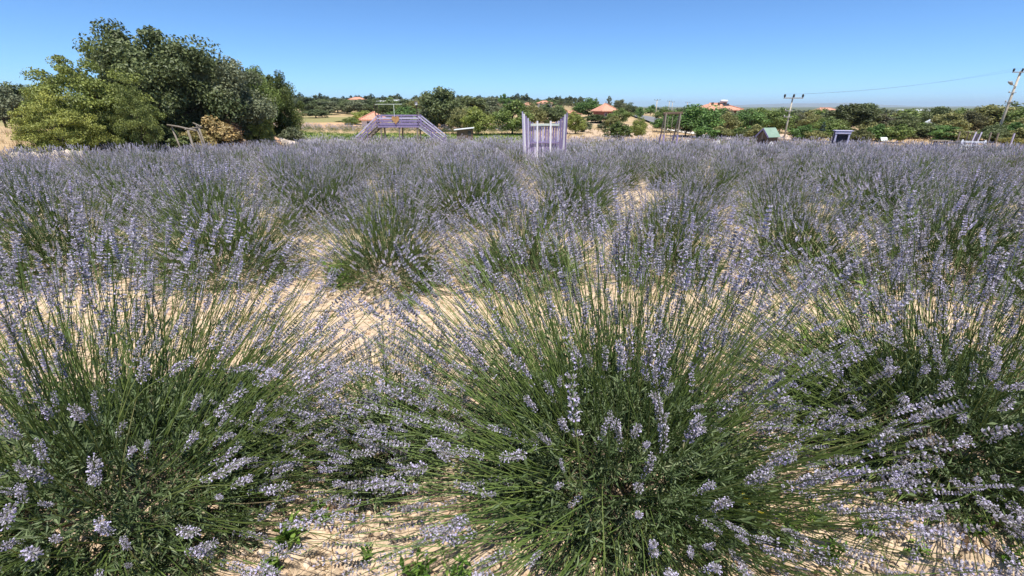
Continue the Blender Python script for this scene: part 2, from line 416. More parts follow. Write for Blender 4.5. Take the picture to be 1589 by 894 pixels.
# ------------------------------------------------------------------ trees
def tree_arrays(seed, n_clump, per_clump, leaf, spread=0.30, trunk=0.22, flat=1.0, droop=0.0, conical=False, base_r=0.02):
    """a tree one metre high and about 0.9 wide; returns trunk chunk and crown chunk"""
    rng = np.random.default_rng(seed)
    cz0 = trunk
    u = rng.normal(size=(n_clump, 3)); u = unit(u)
    rr = rng.uniform(0.25, 1.0, n_clump) ** 0.5
    C = u * rr[:, None]
    C[:, 2] = C[:, 2] * 0.5 + 0.5                                   # 0..1 within the crown
    h = np.clip(0.75 * C[:, 2] + 0.25 * rng.uniform(0, 1, n_clump), 0, 1)
    if conical:
        wr = 0.40 * (1 - h) ** 0.8 + 0.03
    else:
        wr = 0.44 * (0.66 + 0.34 * np.sin(np.pi * np.clip(h * 0.8 + 0.22, 0, 1)))
    lob = 1 + 0.16 * np.sin(np.arctan2(C[:, 1], C[:, 0]) * 3 + seed) + 0.12 * rng.normal(size=n_clump)
    CX = C[:, 0] * wr * lob; CY = C[:, 1] * wr * lob
    CZ = cz0 + h * (0.93 - cz0) - droop * np.hypot(CX, CY)
    CC = np.column_stack([CX, CY, CZ])
    cr = rng.uniform(0.55, 1.15, n_clump) * spread * 0.42 * (0.5 if conical else 1)
    n = n_clump * per_clump
    ci = np.repeat(np.arange(n_clump), per_clump)
    off = unit(rng.normal(size=(n, 3))) * (rng.uniform(0, 1, n) ** 0.45)[:, None] * cr[ci][:, None]
    off[:, 2] *= 0.75 * flat
    T = CC[ci] + off
    T[:, 2] = np.maximum(T[:, 2], 0.02)
    nrm = unit(off + 0.6 * np.array([0, 0, 1]) * cr[ci][:, None] + rng.normal(size=(n, 3)) * cr[ci][:, None] * 0.7)
    Fm = frames(nrm, rng)
    s = leaf * rng.uniform(0.6, 1.35, n)
    Mx = Fm * s[:, None, None]
    TV = np.array([[0, -0.5, 0], [0.36, 0.05, 0.10], [0, 0.62, -0.05], [-0.36, 0.05, 0.10]])
    TF = np.array([[0, 1, 2, 3]])
    irn = np.clip(0.5 + 0.17 * rng.normal(size=n) + 0.17 * rng.normal(size=n_clump)[ci], 0, 1)
    crown = scatter(TV, TF, Mx, T, None, irn)
    # trunk and limbs
    paths, rads = [], []
    k = 6; t = np.linspace(0, 1, k)
    lean = rng.normal(0, 0.03, 2)
    top = np.array([lean[0], lean[1], 0.62])
    tp = np.stack([t * top[0] + 0.012 * np.sin(t * 5 + seed), t * top[1] + 0.012 * np.cos(t * 4), t * top[2]], -1)
    paths.append(tp); rads.append(base_r * (1.15 - 0.85 * t))
    sel = rng.choice(n_clump, min(n_clump, 12), replace=False)
    for j in sel:
        t0 = rng.uniform(0.3, 0.8) * min(1, CC[j, 2] / 0.6)
        p0 = np.array([np.interp(t0, t, tp[:, i]) for i in range(3)])
        p1 = CC[j]; mid = (p0 + p1) / 2 + np.array([0, 0, 0.04])
        q = ((1 - t) ** 2)[:, None] * p0 + (2 * t * (1 - t))[:, None] * mid + (t ** 2)[:, None] * p1
        paths.append(q); rads.append(base_r * 0.48 * (1.1 - 0.85 * t))
    tv, tf = tubes(np.array(paths), np.array(rads), 6)
    return (tv, tf), crown

_TREE = {}
def tree_variant(kind, i):
    key = (kind, i)
    if key in _TREE: return _TREE[key]
    p = dict(
        oak_near=dict(n_clump=66, per_clump=480, leaf=0.021, spread=0.36, trunk=0.07, base_r=0.022),
        airy_near=dict(n_clump=150, per_clump=190, leaf=0.017, spread=0.22, trunk=0.05, flat=0.75, droop=0.12, base_r=0.013),
        oak=dict(n_clump=64, per_clump=110, leaf=0.044, spread=0.36, trunk=0.05, base_r=0.022),
        orchard=dict(n_clump=52, per_clump=115, leaf=0.044, spread=0.42, trunk=0.09, base_r=0.022),
        bush=dict(n_clump=40, per_clump=80, leaf=0.060, spread=0.40, trunk=0.0, base_r=0.010),
        pine=dict(n_clump=60, per_clump=40, leaf=0.040, spread=0.30, trunk=0.05, conical=True, base_r=0.015),
        far=dict(n_clump=30, per_clump=50, leaf=0.080, spread=0.45, trunk=0.04, base_r=0.022),
    )[kind]
    (tv, tf), (cv, cf, cr) = tree_arrays(100 * len(kind) + 17 * i + 5, **p)
    k = 1.0 / np.percentile(cv[:, 2], 97.5 if kind == 'oak_near' else 99.7); w = 0.92 / (2 * np.percentile(np.abs(cv[:, 0]), 98))
    for a_ in (tv, cv):
        a_[:, 2] *= k; a_[:, :2] *= w
    tm = make_mesh('trunk', [(tv, tf, 0, None, True)], [M['bark']])
    cm = make_mesh('crown', [(cv, cf, 0, cr)], [M['tree_leaf']])
    _TREE[key] = (tm, cm)
    return _TREE[key]

DARK = (0.130, 0.162, 0.064); GREY = (0.165, 0.188, 0.106); MID = (0.165, 0.225, 0.060); YEL = (0.265, 0.305, 0.075)
RICH = (0.118, 0.210, 0.054); OLIVE = (0.225, 0.228, 0.084); DRY = (0.40, 0.30, 0.135); BLUEG = (0.10, 0.15, 0.12)
_tn = [0]
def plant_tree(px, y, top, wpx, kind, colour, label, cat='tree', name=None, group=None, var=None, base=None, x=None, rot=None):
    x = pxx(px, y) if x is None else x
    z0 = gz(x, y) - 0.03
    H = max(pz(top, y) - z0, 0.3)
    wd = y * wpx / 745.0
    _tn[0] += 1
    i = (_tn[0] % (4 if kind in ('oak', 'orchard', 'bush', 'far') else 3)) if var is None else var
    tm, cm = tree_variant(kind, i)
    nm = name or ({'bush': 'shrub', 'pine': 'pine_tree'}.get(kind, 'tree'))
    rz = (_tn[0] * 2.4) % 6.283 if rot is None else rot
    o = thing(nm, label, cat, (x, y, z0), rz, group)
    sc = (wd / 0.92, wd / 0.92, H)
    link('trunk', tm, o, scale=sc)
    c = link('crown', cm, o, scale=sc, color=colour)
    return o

# the clump of big trees on the left
plant_tree(84, 17.5, 146, 112, 'airy_near', (0.29, 0.315, 0.075), 'low spreading yellow-green tree at the edge of the left tree clump', var=0, rot=0.4)
plant_tree(150, 20, 72, 136, 'airy_near', (0.205, 0.245, 0.058), 'tall feathery yellow-green tree in front of the biggest dark oak', var=1, rot=1.9)
plant_tree(205, 19.5, 124, 72, 'airy_near', (0.175, 0.21, 0.056), 'yellow-green lower tree filling in between feathery tree and biggest oak', var=2, rot=4.0)
plant_tree(246, 25, 56, 195, 'oak_near', DARK, 'biggest dark green oak, rising highest above the field', var=0, rot=0.3)
plant_tree(348, 28, 97, 130, 'oak_near', GREY, 'grey-green oak with rounded top beside the biggest oak', var=2, rot=2.2)
plant_tree(300, 30, 84, 110, 'oak_near', DARK, 'dark oak set back between the biggest oak and the grey-green one', var=2, rot=3.9)
plant_tree(405, 33, 116, 90, 'oak_near', MID, 'mid-green oak with forked top behind a small yellow-green tree', var=0, rot=5.1)
plant_tree(398, 28.5, 150, 50, 'airy_near', YEL, 'small yellow-green tree before the end of the oak clump', var=2, rot=2.0)
plant_tree(437, 34, 124, 72, 'oak_near', (0.098, 0.130, 0.030), 'bright green oak ending the clump beside the open dry field', var=0, rot=3.0)
plant_tree(447, 32, 198, 40, 'bush', GREY, 'low grey-green shrub at the foot of the last oak', 'shrub')
plant_tree(330, 24.5, 182, 62, 'bush', DRY, 'dry straw-coloured bush behind the rustic timber frame', 'shrub')
plant_tree(352, 26, 186, 50, 'bush', (0.22, 0.13, 0.07), 'dead russet-brown brush under the grey-green oak', 'shrub')
plant_tree(300, 23.5, 200, 40, 'bush', (0.30, 0.25, 0.10), 'faded yellowish bush hanging over the timber frame', 'shrub')
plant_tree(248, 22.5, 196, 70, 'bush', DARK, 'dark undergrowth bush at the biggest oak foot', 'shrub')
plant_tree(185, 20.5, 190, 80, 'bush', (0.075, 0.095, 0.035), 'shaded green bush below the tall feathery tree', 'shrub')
plant_tree(20, 17.0, 224, 34, 'bush', (0.16, 0.17, 0.06), 'knee-high weedy bush on the dry bank by the field edge', 'shrub')
plant_tree(8, 65, 133, 60, 'oak', GREY, 'distant dark oak at the edge of the picture beyond the dry bank', var=0)
plant_tree(45, 72, 131, 60, 'oak', DARK, 'distant oak peeping over the low yellow-green tree', var=1)
plant_tree(-30, 66, 128, 80, 'oak', DARK, 'distant oak mostly outside the view past the dry bank', var=2)
plant_tree(80, 80, 140, 70, 'oak', DARK, 'distant oak behind the low yellow-green tree', var=3)

# wood on the slope beyond the dry field
rng = np.random.default_rng(21)
for k, px in enumerate(np.linspace(446, 640, 13)):
    plant_tree(px + rng.uniform(-5, 5), rng.uniform(135, 175), rng.uniform(149, 157), rng.uniform(36, 48), 'oak', [DARK, GREY, (0.07, 0.095, 0.04)][k % 3],
               'dark oak of the wood on the slope beyond the dry field', group='oaks of the wood on the slope')
for k, px in enumerate(np.linspace(455, 860, 22)):
    plant_tree(px + rng.uniform(-6, 6), rng.uniform(225, 290), rng.uniform(151, 157), rng.uniform(18, 30), 'far', [DARK, GREY, RICH][k % 3],
               'small far tree along the skyline of the low ridge', group='far trees on the ridge skyline')
plant_tree(492, 118, 170, 36, 'oak', DARK, 'dark rounded oak standing out at the edge of the slope wood')
T = plant_tree
T(545, 74, 182, 26, 'orchard', MID, 'small green orchard tree on the orange soil left of the little house')
T(563, 82, 172, 34, 'orchard', YEL, 'bright yellow-green tree beside the little red-roofed house')
T(535, 95, 190, 26, 'bush', OLIVE, 'olive shrub on the edge of the dry field', 'shrub')
T(605, 98, 160, 40, 'orchard', (0.085, 0.11, 0.03), 'green tree rising behind the little red-roofed house')
T(632, 76, 166, 56, 'orchard', RICH, 'dense deep green tree behind the footbridge heart')
T(607, 130, 152, 34, 'oak', MID, 'mid-green tree behind the long pale roof on the ridge')
T(655, 110, 150, 40, 'oak', OLIVE, 'olive-green tree to the side of the long pale roof')
T(663, 66, 176, 40, 'orchard', MID, 'low green tree beside the right end of the footbridge')
T(689, 62, 138, 66, 'oak', DARK, 'tall dark oak with twin tops behind the footbridge ramp')
T(672, 75, 158, 40, 'oak', GREY, 'grey-green oak at the shoulder of the tall dark oak')
T(714, 56, 168, 36, 'orchard', OLIVE, 'olive-green young tree above the small wooden shed')
T(741, 54, 166, 46, 'orchard', YEL, 'yellow-green round tree beside the small wooden shed')
T(727, 85, 150, 56, 'oak', DARK, 'dark oak behind the yellow-green round tree')
T(760, 90, 152, 44, 'oak', GREY, 'grey-green oak behind the orchard near the crown fence')
T(781, 110, 146, 20, 'pine', RICH, 'slim pointed evergreen rising over the orchard', 'tree')
T(796, 55, 156, 58, 'orchard', MID, 'broad green orchard tree left of the purple plank fence')
T(826, 70, 160, 40, 'orchard', OLIVE, 'olive orchard tree just behind the purple plank fence')
T(851, 75, 158, 46, 'oak', DARK, 'dark oak framed by the dip of the purple plank fence')
T(868, 85, 164, 30, 'oak', RICH, 'deep green oak over the far side of the plank fence')
T(893, 56, 174, 32, 'orchard', YEL, 'yellow-green small tree right of the purple plank fence')
T(908, 60, 190, 24, 'bush', GREY, 'grey-green bush on the pale soil past the plank fence', 'shrub')
T(912, 110, 153, 42, 'oak', RICH, 'round dark tree left of the dark red house')
T(925, 86, 178, 60, 'bush', (0.09, 0.12, 0.04), 'hedge-like green bush below the dark red house', 'shrub')
T(943, 190, 149, 9, 'pine', GREY, 'thin pointed conifer above the dark red house roof')
T(960, 170, 155, 20, 'oak', GREY, 'grey-green tree behind the dark red house')
T(976, 140, 160, 24, 'oak', DARK, 'dark tree between the dark red house and the road')
T(992, 120, 166, 16, 'oak', RICH, 'narrow dark tree standing by the road edge')
T(1008, 170, 163, 22, 'far', RICH, 'rounded dark tree beyond the bend of the road')
T(960, 82, 168, 36, 'orchard', MID, 'leafy green tree in front of the dark red house')
T(950, 66, 180, 22, 'bush', OLIVE, 'olive bush on the pale soil before the dark red house', 'shrub')
T(960, 44, 188, 40, 'bush', (0.10, 0.14, 0.035), 'bright leafy shrub rising at the far edge of the lavender', 'shrub')
T(993, 47, 182, 24, 'orchard', YEL, 'conical yellow-green young tree at the far field edge', var=1)
T(975, 52, 196, 22, 'bush', MID, 'green bush beside the conical young tree', 'shrub')
T(1030, 100, 166, 26, 'oak', MID, 'green tree at the side of the road beyond the swing')
T(1033, 62, 180, 42, 'orchard', RICH, 'deep green tree seen through the swing frame')
T(1052, 110, 168, 34, 'oak', GREY, 'grey-green tree behind the swing beam')
T(1086, 52, 163, 74, 'orchard', RICH, 'large rounded deep green tree before the orange-roofed house', var=2)
T(1066, 54, 172, 40, 'orchard', (0.062, 0.105, 0.03), 'dark green tree merging with the large rounded one')
T(1128, 53, 174, 40, 'orchard', OLIVE, 'yellowish olive tree right of the large rounded one')
T(1122, 70, 168, 40, 'oak', GREY, 'grey tree beneath the eaves of the orange-roofed house')
T(1160, 56, 170, 54, 'orchard', RICH, 'deep green tree in the hedge before the mountains')
T(1185, 62, 168, 50, 'orchard', MID, 'mid-green hedge tree behind the green-roofed hut')
T(1178, 42, 194, 36, 'bush', OLIVE, 'rounded olive-yellow shrub beside the green-roofed hut', 'shrub')
T(1150, 46, 204, 22, 'bush', (0.12, 0.14, 0.04), 'low shrub by the end of the pale track', 'shrub')
T(1212, 60, 168, 44, 'orchard', MID, 'mid-green tree left of the leaning utility pole')
T(1240, 64, 178, 42, 'oak', (0.10, 0.10, 0.055), 'brownish-green oak just right of the leaning utility pole')
T(1262, 58, 178, 40, 'orchard', OLIVE, 'olive tree below the far red roof')
T(1250, 48, 196, 44, 'bush', RICH, 'bright green shrub bank right of the utility pole foot', 'shrub')
T(1285, 52, 182, 44, 'orchard', MID, 'green tree left of the broad dark oak')
T(1279, 46, 190, 16, 'pine', BLUEG, 'blue-green young conifer in front of the hedge')
T(1318, 60, 162, 66, 'oak', (0.085, 0.10, 0.036), 'broad dark oak standing highest in the right-hand hedge', var=0)
T(1338, 64, 161, 46, 'oak', DARK, 'dark oak joined to the broad oak behind the lilac frame')
T(1305, 45, 188, 36, 'bush', (0.14, 0.17, 0.045), 'yellow-green shrub behind the lilac frame', 'shrub')
T(1340, 40, 200, 32, 'bush', (0.13, 0.14, 0.05), 'rounded olive shrub right of the lilac frame', 'shrub')
T(1372, 58, 178, 46, 'oak', (0.11, 0.10, 0.06), 'brownish oak in the hedge above the small panel')
T(1360, 47, 190, 40, 'bush', OLIVE, 'olive bush in the hedge between lilac frame and panel', 'shrub')
T(1398, 50, 186, 44, 'bush', (0.10, 0.12, 0.04), 'dull green bush behind the small white panel', 'shrub')
T(1400, 70, 176, 40, 'oak', DARK, 'dark oak under the far flat-roofed building')
T(1430, 52, 190, 40, 'orchard', MID, 'green orchard tree before the white tent shape')
T(1452, 66, 166, 38, 'oak', DARK, 'dark oak right of the far flat-roofed building')
T(1475, 55, 176, 46, 'oak', OLIVE, 'olive-brown oak left of the white rail bench')
T(1480, 44, 198, 40, 'bush', RICH, 'dense green shrub behind the plank bench', 'shrub')
T(1504, 58, 172, 42, 'oak', (0.105, 0.105, 0.05), 'brownish oak behind the white rail bench')
T(1508, 40, 204, 26, 'bush', OLIVE, 'olive shrub behind the purple slats', 'shrub')
T(1530, 60, 164, 62, 'oak', OLIVE, 'broad olive oak left of the tall utility pole')
T(1562, 62, 160, 60, 'oak', DARK, 'dark oak right behind the tall utility pole')
T(1592, 56, 162, 60, 'oak', MID, 'mid-green oak cut by the picture edge')
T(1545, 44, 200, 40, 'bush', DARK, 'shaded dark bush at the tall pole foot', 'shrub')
T(1582, 36, 214, 34, 'bush', (0.24, 0.22, 0.06), 'yellowing shrub at the picture edge near the posts', 'shrub')
T(1620, 50, 168, 60, 'oak', OLIVE, 'olive oak outside the edge of the view')
rng = np.random.default_rng(5)
for k, px in enumerate(np.linspace(866, 925, 13)):
    plant_tree(px + rng.uniform(-2, 2), rng.uniform(190, 215), rng.uniform(151.5, 156), rng.uniform(9, 13), 'pine', [GREY, DARK][k % 2],
               'slim far pine in the row on the skyline beyond the plank fence', group='far pines on the skyline')
for k, px in enumerate(np.linspace(1130, 1600, 26)):
    plant_tree(px + rng.uniform(-6, 6), rng.uniform(80, 120), rng.uniform(168, 172), rng.uniform(26, 40), 'far', [DARK, GREY, OLIVE, MID][k % 4],
               'far tree in the belt behind the right-hand hedge', group='trees of the far belt')

for k, px in enumerate([p for p in np.linspace(1105, 1600, 24) if abs(p - 1222) > 16]):
    plant_tree(px + rng.uniform(-6, 6), rng.uniform(43, 50), rng.uniform(190, 204), rng.uniform(28, 46), 'bush', [RICH, OLIVE, MID, (0.11, 0.13, 0.05), DARK][k % 5],
               'low shrub filling the foot of the right-hand hedge', 'shrub', group='shrubs at the hedge foot')
for k, px in enumerate(np.linspace(700, 1020, 9)):
    plant_tree(px + rng.uniform(-8, 8), rng.uniform(60, 75), rng.uniform(190, 198), rng.uniform(16, 28), 'bush', [GREY, OLIVE, MID][k % 3],
               'scattered low shrub on the dry ground past the plank fence', 'shrub', group='scattered shrubs on dry ground')

def far_wood():
    rng = np.random.default_rng(77)
    tv = []
    (t, f), (cv, cf, cr) = tree_arrays(5, 14, 16, 0.16, 0.5, 0.02)
    n = 520
    px = rng.uniform(1000, 2100, n); y = rng.uniform(280, 1400, n) ** 1.0
    px[:160] = rng.uniform(400, 900, 160); y[:160] = rng.uniform(300, 420, 160)
    x = y * (px - 794.5) / 745.0
    s = rng.uniform(4, 8, n)
    a = rng.uniform(0, 6.28, n)
    Mx = np.zeros((n, 3, 3)); Mx[:, 0, 0] = np.cos(a) * s * 1.2; Mx[:, 0, 1] = -np.sin(a) * s * 1.2; Mx[:, 1, 0] = np.sin(a) * s * 1.2; Mx[:, 1, 1] = np.cos(a) * s * 1.2; Mx[:, 2, 2] = s * rng.uniform(.7, 1.1, n)
    V, F, R = scatter(cv, cf, Mx, np.column_stack([x, y, ground_z(x, y) - 0.3]), cr - 0.5, rng.uniform(.35, .65, n))
    o = link('far_wood', make_mesh('far_wood', [(V, F, 0, R)], [M['tree_leaf']]), color=(0.075, 0.095, 0.042), kind='stuff')
    tag(o, 'dark scattered woodland covering the far plain', 'wood')
far_wood()

# ------------------------------------------------------------------ lavender
def spike_template(seed, detail):
    """a flower spike of unit length along +Z"""
    rng = np.random.default_rng(seed)
    bend = rng.uniform(-0.12, 0.12, 2)
    chunks = []
    if detail == 2:
        nw = rng.integers(6, 9)
        zs = np.linspace(0.02, 0.93, nw) ** 1.08
        zs = zs + rng.normal(0, .02, nw)
        zz = list(zs); rs = list(1.0 - 0.45 * np.abs(zs - 0.35) ** 1.3)
        if rng.random() < 0.6:
            zz.append(-0.30 - .15 * rng.random()); rs.append(0.75)
        if rng.random() < 0.3:
            zz.append(-0.75); rs.append(0.55)
        pos, dirs, siz = [], [], []
        for z, r in zip(zz, rs):
            m = rng.integers(7, 12); a0 = rng.uniform(0, 6.28)
            for q in range(m):
                a = a0 + q * 2 * np.pi / m + rng.normal(0, .15)
                el = rng.uniform(0.25, 1.0)
                d = np.array([np.cos(a) * np.cos(el), np.sin(a) * np.cos(el), np.sin(el)])
                c = np.array([bend[0] * z * z + 0.03 * np.cos(a), bend[1] * z * z + 0.03 * np.sin(a), z])
                pos.append(c); dirs.append(d); siz.append(r * rng.uniform(0.75, 1.15))
        pos, dirs, siz = np.array(pos), np.array(dirs), np.array(siz)
        n = len(pos)
        CV = np.array([[0, 0, 0], [.19, 0, .55], [0, .19, .55], [-.19, 0, .55], [0, -.19, .55], [0, 0, 1.0]])
        CF = np.array([[0, 2, 1], [0, 3, 2], [0, 4, 3], [0, 1, 4], [1, 2, 5], [2, 3, 5], [3, 4, 5], [4, 1, 5]])
        Fm = frames(dirs, rng) * (0.125 * siz)[:, None, None]
        V, F, R = scatter(CV, CF, Fm, pos, np.array([-.15, -.05, -.05, -.05, -.05, .1]), np.clip(rng.normal(.36, .16, n), 0.05, .8))
        chunks.append((V, F, 0, R))
        PV = np.array([[-.13, -.04, 0.92], [.13, -.04, 0.92], [.17, .24, 1.22], [-.17, .24, 1.22],
                       [-.12, .02, .92], [.12, .02, .92], [.15, -.26, 1.16], [-.15, -.26, 1.16]])
        PF = np.array([[0, 1, 2, 3], [4, 5, 6, 7]])
        sel = rng.random(n) < 0.5
        V, F, R = scatter(PV, PF, Fm[sel], pos[sel], None, np.clip(rng.normal(.83, .12, sel.sum()), .5, 1))
        chunks.append((V, F, 0, R))
        ax = np.array([[[bend[0] * z * z, bend[1] * z * z, z] for z in np.linspace(-0.85, 0.95, 5)]])
        V, F = tubes(ax, np.linspace(0.02, 0.012, 5), 3)
        chunks.append((V, F, 1, None))
        return chunks
    if detail in (1, 1.5):
        nw, m = (7, 5) if detail == 1 else (8, 10)
        pos, dirs, siz = [], [], []
        for z in np.linspace(0.0, 0.92, nw):
            a0 = rng.uniform(0, 6.28)
            for q in range(m):
                a = a0 + q * 2 * np.pi / m; el = rng.uniform(0.3, 1.0)
                dirs.append([np.cos(a) * np.cos(el), np.sin(a) * np.cos(el), np.sin(el)]); pos.append([0, 0, z]); siz.append(1 - .4 * abs(z - .35))
        pos, dirs, siz = np.array(pos, float), np.array(dirs), np.array(siz)
        CV = np.array([[0, 0, 0], [.42, 0, .6], [0, 0.05, 1.1], [-.42, 0, .6]]) if detail == 1 else np.array([[0, 0, 0], [.27, 0, .7], [0, 0.05, 1.2], [-.27, 0, .7]])
        V, F, R = scatter(CV, np.array([[0, 1, 2, 3]]), frames(dirs, rng) * (0.125 * siz)[:, None, None], pos, np.array([-.2, 0, .12, 0]), np.clip(rng.normal(.5, .2, len(pos)), 0.1, 1))
        return V, F, R - 0.5
    # far spike: knobbly four-sided rod
    zs = np.array([-0.05, 0.12, 0.25, 0.4, 0.55, 0.72, 1.0]); rd = np.array([0.02, .10, .055, .10, .055, .08, .01])
    P = np.zeros((1, len(zs), 3)); P[0, :, 2] = zs
    V, F = tubes(P, rd, 3)
    R = np.repeat(np.array([-.3, .1, -.2, .1, -.2, .15, .2]), 3)
    return V, F, R

def stem_set(rng, n, H, thmax=1.36, k=6, base_spread=0.20, power=0.60):
    u = rng.uniform(0, 1, n)
    th = thmax * u ** power
    ph = rng.uniform(0, 2 * np.pi, n)
    D = np.column_stack([np.sin(th) * np.cos(ph), np.sin(th) * np.sin(ph), np.cos(th)])
    r0 = base_spread * np.sqrt(rng.uniform(0, 1, n))
    B = np.column_stack([np.cos(ph) * (0.05 + base_spread * np.sin(th)) , np.sin(ph) * (0.05 + base_spread * np.sin(th)), 0.06 + 0.16 * np.cos(th)])
    B[:, :2] += rng.normal(0, .065, (n, 2))
    D = unit(D + rng.normal(0, .10, (n, 3)))
    Ls = (H - 0.16) * (1.08 - 0.62 * rng.uniform(0, 1, n) ** 1.5) * (1 - 0.16 * th / thmax)
    t = np.linspace(0, 1, k)
    side = unit(np.cross(D, rng.normal(size=(n, 3))))
    amp = rng.normal(0, .105, n) * Ls
    P = B[:, None, :] + D[:, None, :] * (Ls[:, None] * t)[..., None] + side[:, None, :] * (amp[:, None] * np.sin(t * np.pi * 0.8))[..., None]
    lift = rng.normal(0.03, .13, n) * Ls * np.sin(th)
    P[..., 2] += lift[:, None] * t ** 2
    P[..., 2] = np.maximum(P[..., 2], 0.03)
    tip = P[:, -1]; td = unit(P[:, -1] - P[:, -2])
    return P, tip, td, th

LEAFV = np.array([[0, 0, 0], [.085, .5, .03], [0, 1, -.06], [-.085, .5, .03]])
LEAFF = np.array([[0, 1, 2, 3]])
def foliage_set(rng, n_shoot, per, R, H, leaf):
    th = np.arccos(1 - rng.uniform(0, 1, n_shoot) * 0.98); ph = rng.uniform(0, 6.283, n_shoot)
    rr = rng.uniform(0.35, 1.0, n_shoot) ** 0.55
    C = np.column_stack([np.sin(th) * np.cos(ph) * R, np.sin(th) * np.sin(ph) * R, np.cos(th) * H]) * rr[:, None]
    C[:, 2] = np.maximum(C[:, 2], 0.01)
    C += rng.normal(0, .025, C.shape)
    C[:, 2] = np.abs(C[:, 2])
    sk = rng.random(n_shoot) < 0.30
    ra = R * rng.uniform(.25, 1.0, n_shoot) ** .6
    C[sk] = np.column_stack([np.cos(ph) * ra, np.sin(ph) * ra, rng.uniform(.01, .30, n_shoot) * H])[sk]
    ax = unit(C * np.array([1, 1, 0.5]) + np.array([0, 0, .16]) + rng.normal(0, .06, C.shape))
    n = n_shoot * per
    si = np.repeat(np.arange(n_shoot), per)
    tt = rng.uniform(-0.2, 1, n)
    pos = C[si] + ax[si] * (tt * leaf * 1.6)[:, None]
    d = unit(ax[si] * 0.75 + unit(rng.normal(size=(n, 3))) * 0.9)
    Fm = frames(d, rng)
    Mx = np.stack([Fm[..., 0], Fm[..., 2], Fm[..., 1]], axis=2) * (leaf * rng.uniform(.6, 1.25, n))[:, None, None]
    return scatter(LEAFV, LEAFF, Mx, pos, None, np.clip(rng.normal(.5, .3, n_shoot)[si] * .5 + rng.normal(.25, .17, n), 0, 1))

SPIKE2 = [make_mesh('flower_spike', spike_template(s, 2), [M['lav_flower'], M['lav_stem']]) for s in range(9)]
SPIKE15 = [spike_template(60 + s, 1.5) for s in range(5)]
SPIKE1 = [spike_template(20 + s, 1) for s in range(4)]
SPIKE0 = spike_template(40, 0)
_zs = np.array([0.0, 0.3, 1.0]); _P = np.zeros((1, 3, 3)); _P[0, :, 2] = _zs
_v, _f = tubes(_P, np.array([.04, .11, .03]), 3)
SPIKEF = (_v, _f, np.repeat(np.array([-.25, .0, .15]), 3))

def spikes_joined(rng, tip, td, size, templ):
    Fm = frames(td, rng)
    V, F, R = [], [], []
    which = rng.integers(0, len(templ), len(tip))
    out = []
    for w in range(len(templ)):
        s = which == w
        if not s.any(): continue
        v, f, r = scatter(templ[w][0], templ[w][1], Fm[s] * size[s][:, None, None], tip[s], templ[w][2], np.clip(rng.normal(.50, .16, s.sum()), .08, .95))
        out.append((v, f, r))
    return out

GROUP = 'lavender bushes of the field'
def wood_paths(rng, n, R):
    t = np.linspace(0, 1, 4); ph = rng.uniform(0, 6.28, n)
    q = np.stack([np.cos(ph)[:, None] * t * R, np.sin(ph)[:, None] * t * R, 0.0 + 0.15 * t[None] ** 0.6 * rng.uniform(.6, 1.2, n)[:, None]], -1)
    q[:, 1:, :] += rng.normal(0, .015, (n, 3, 3))
    return tubes(q, np.linspace(0.011, .004, 4), 5)

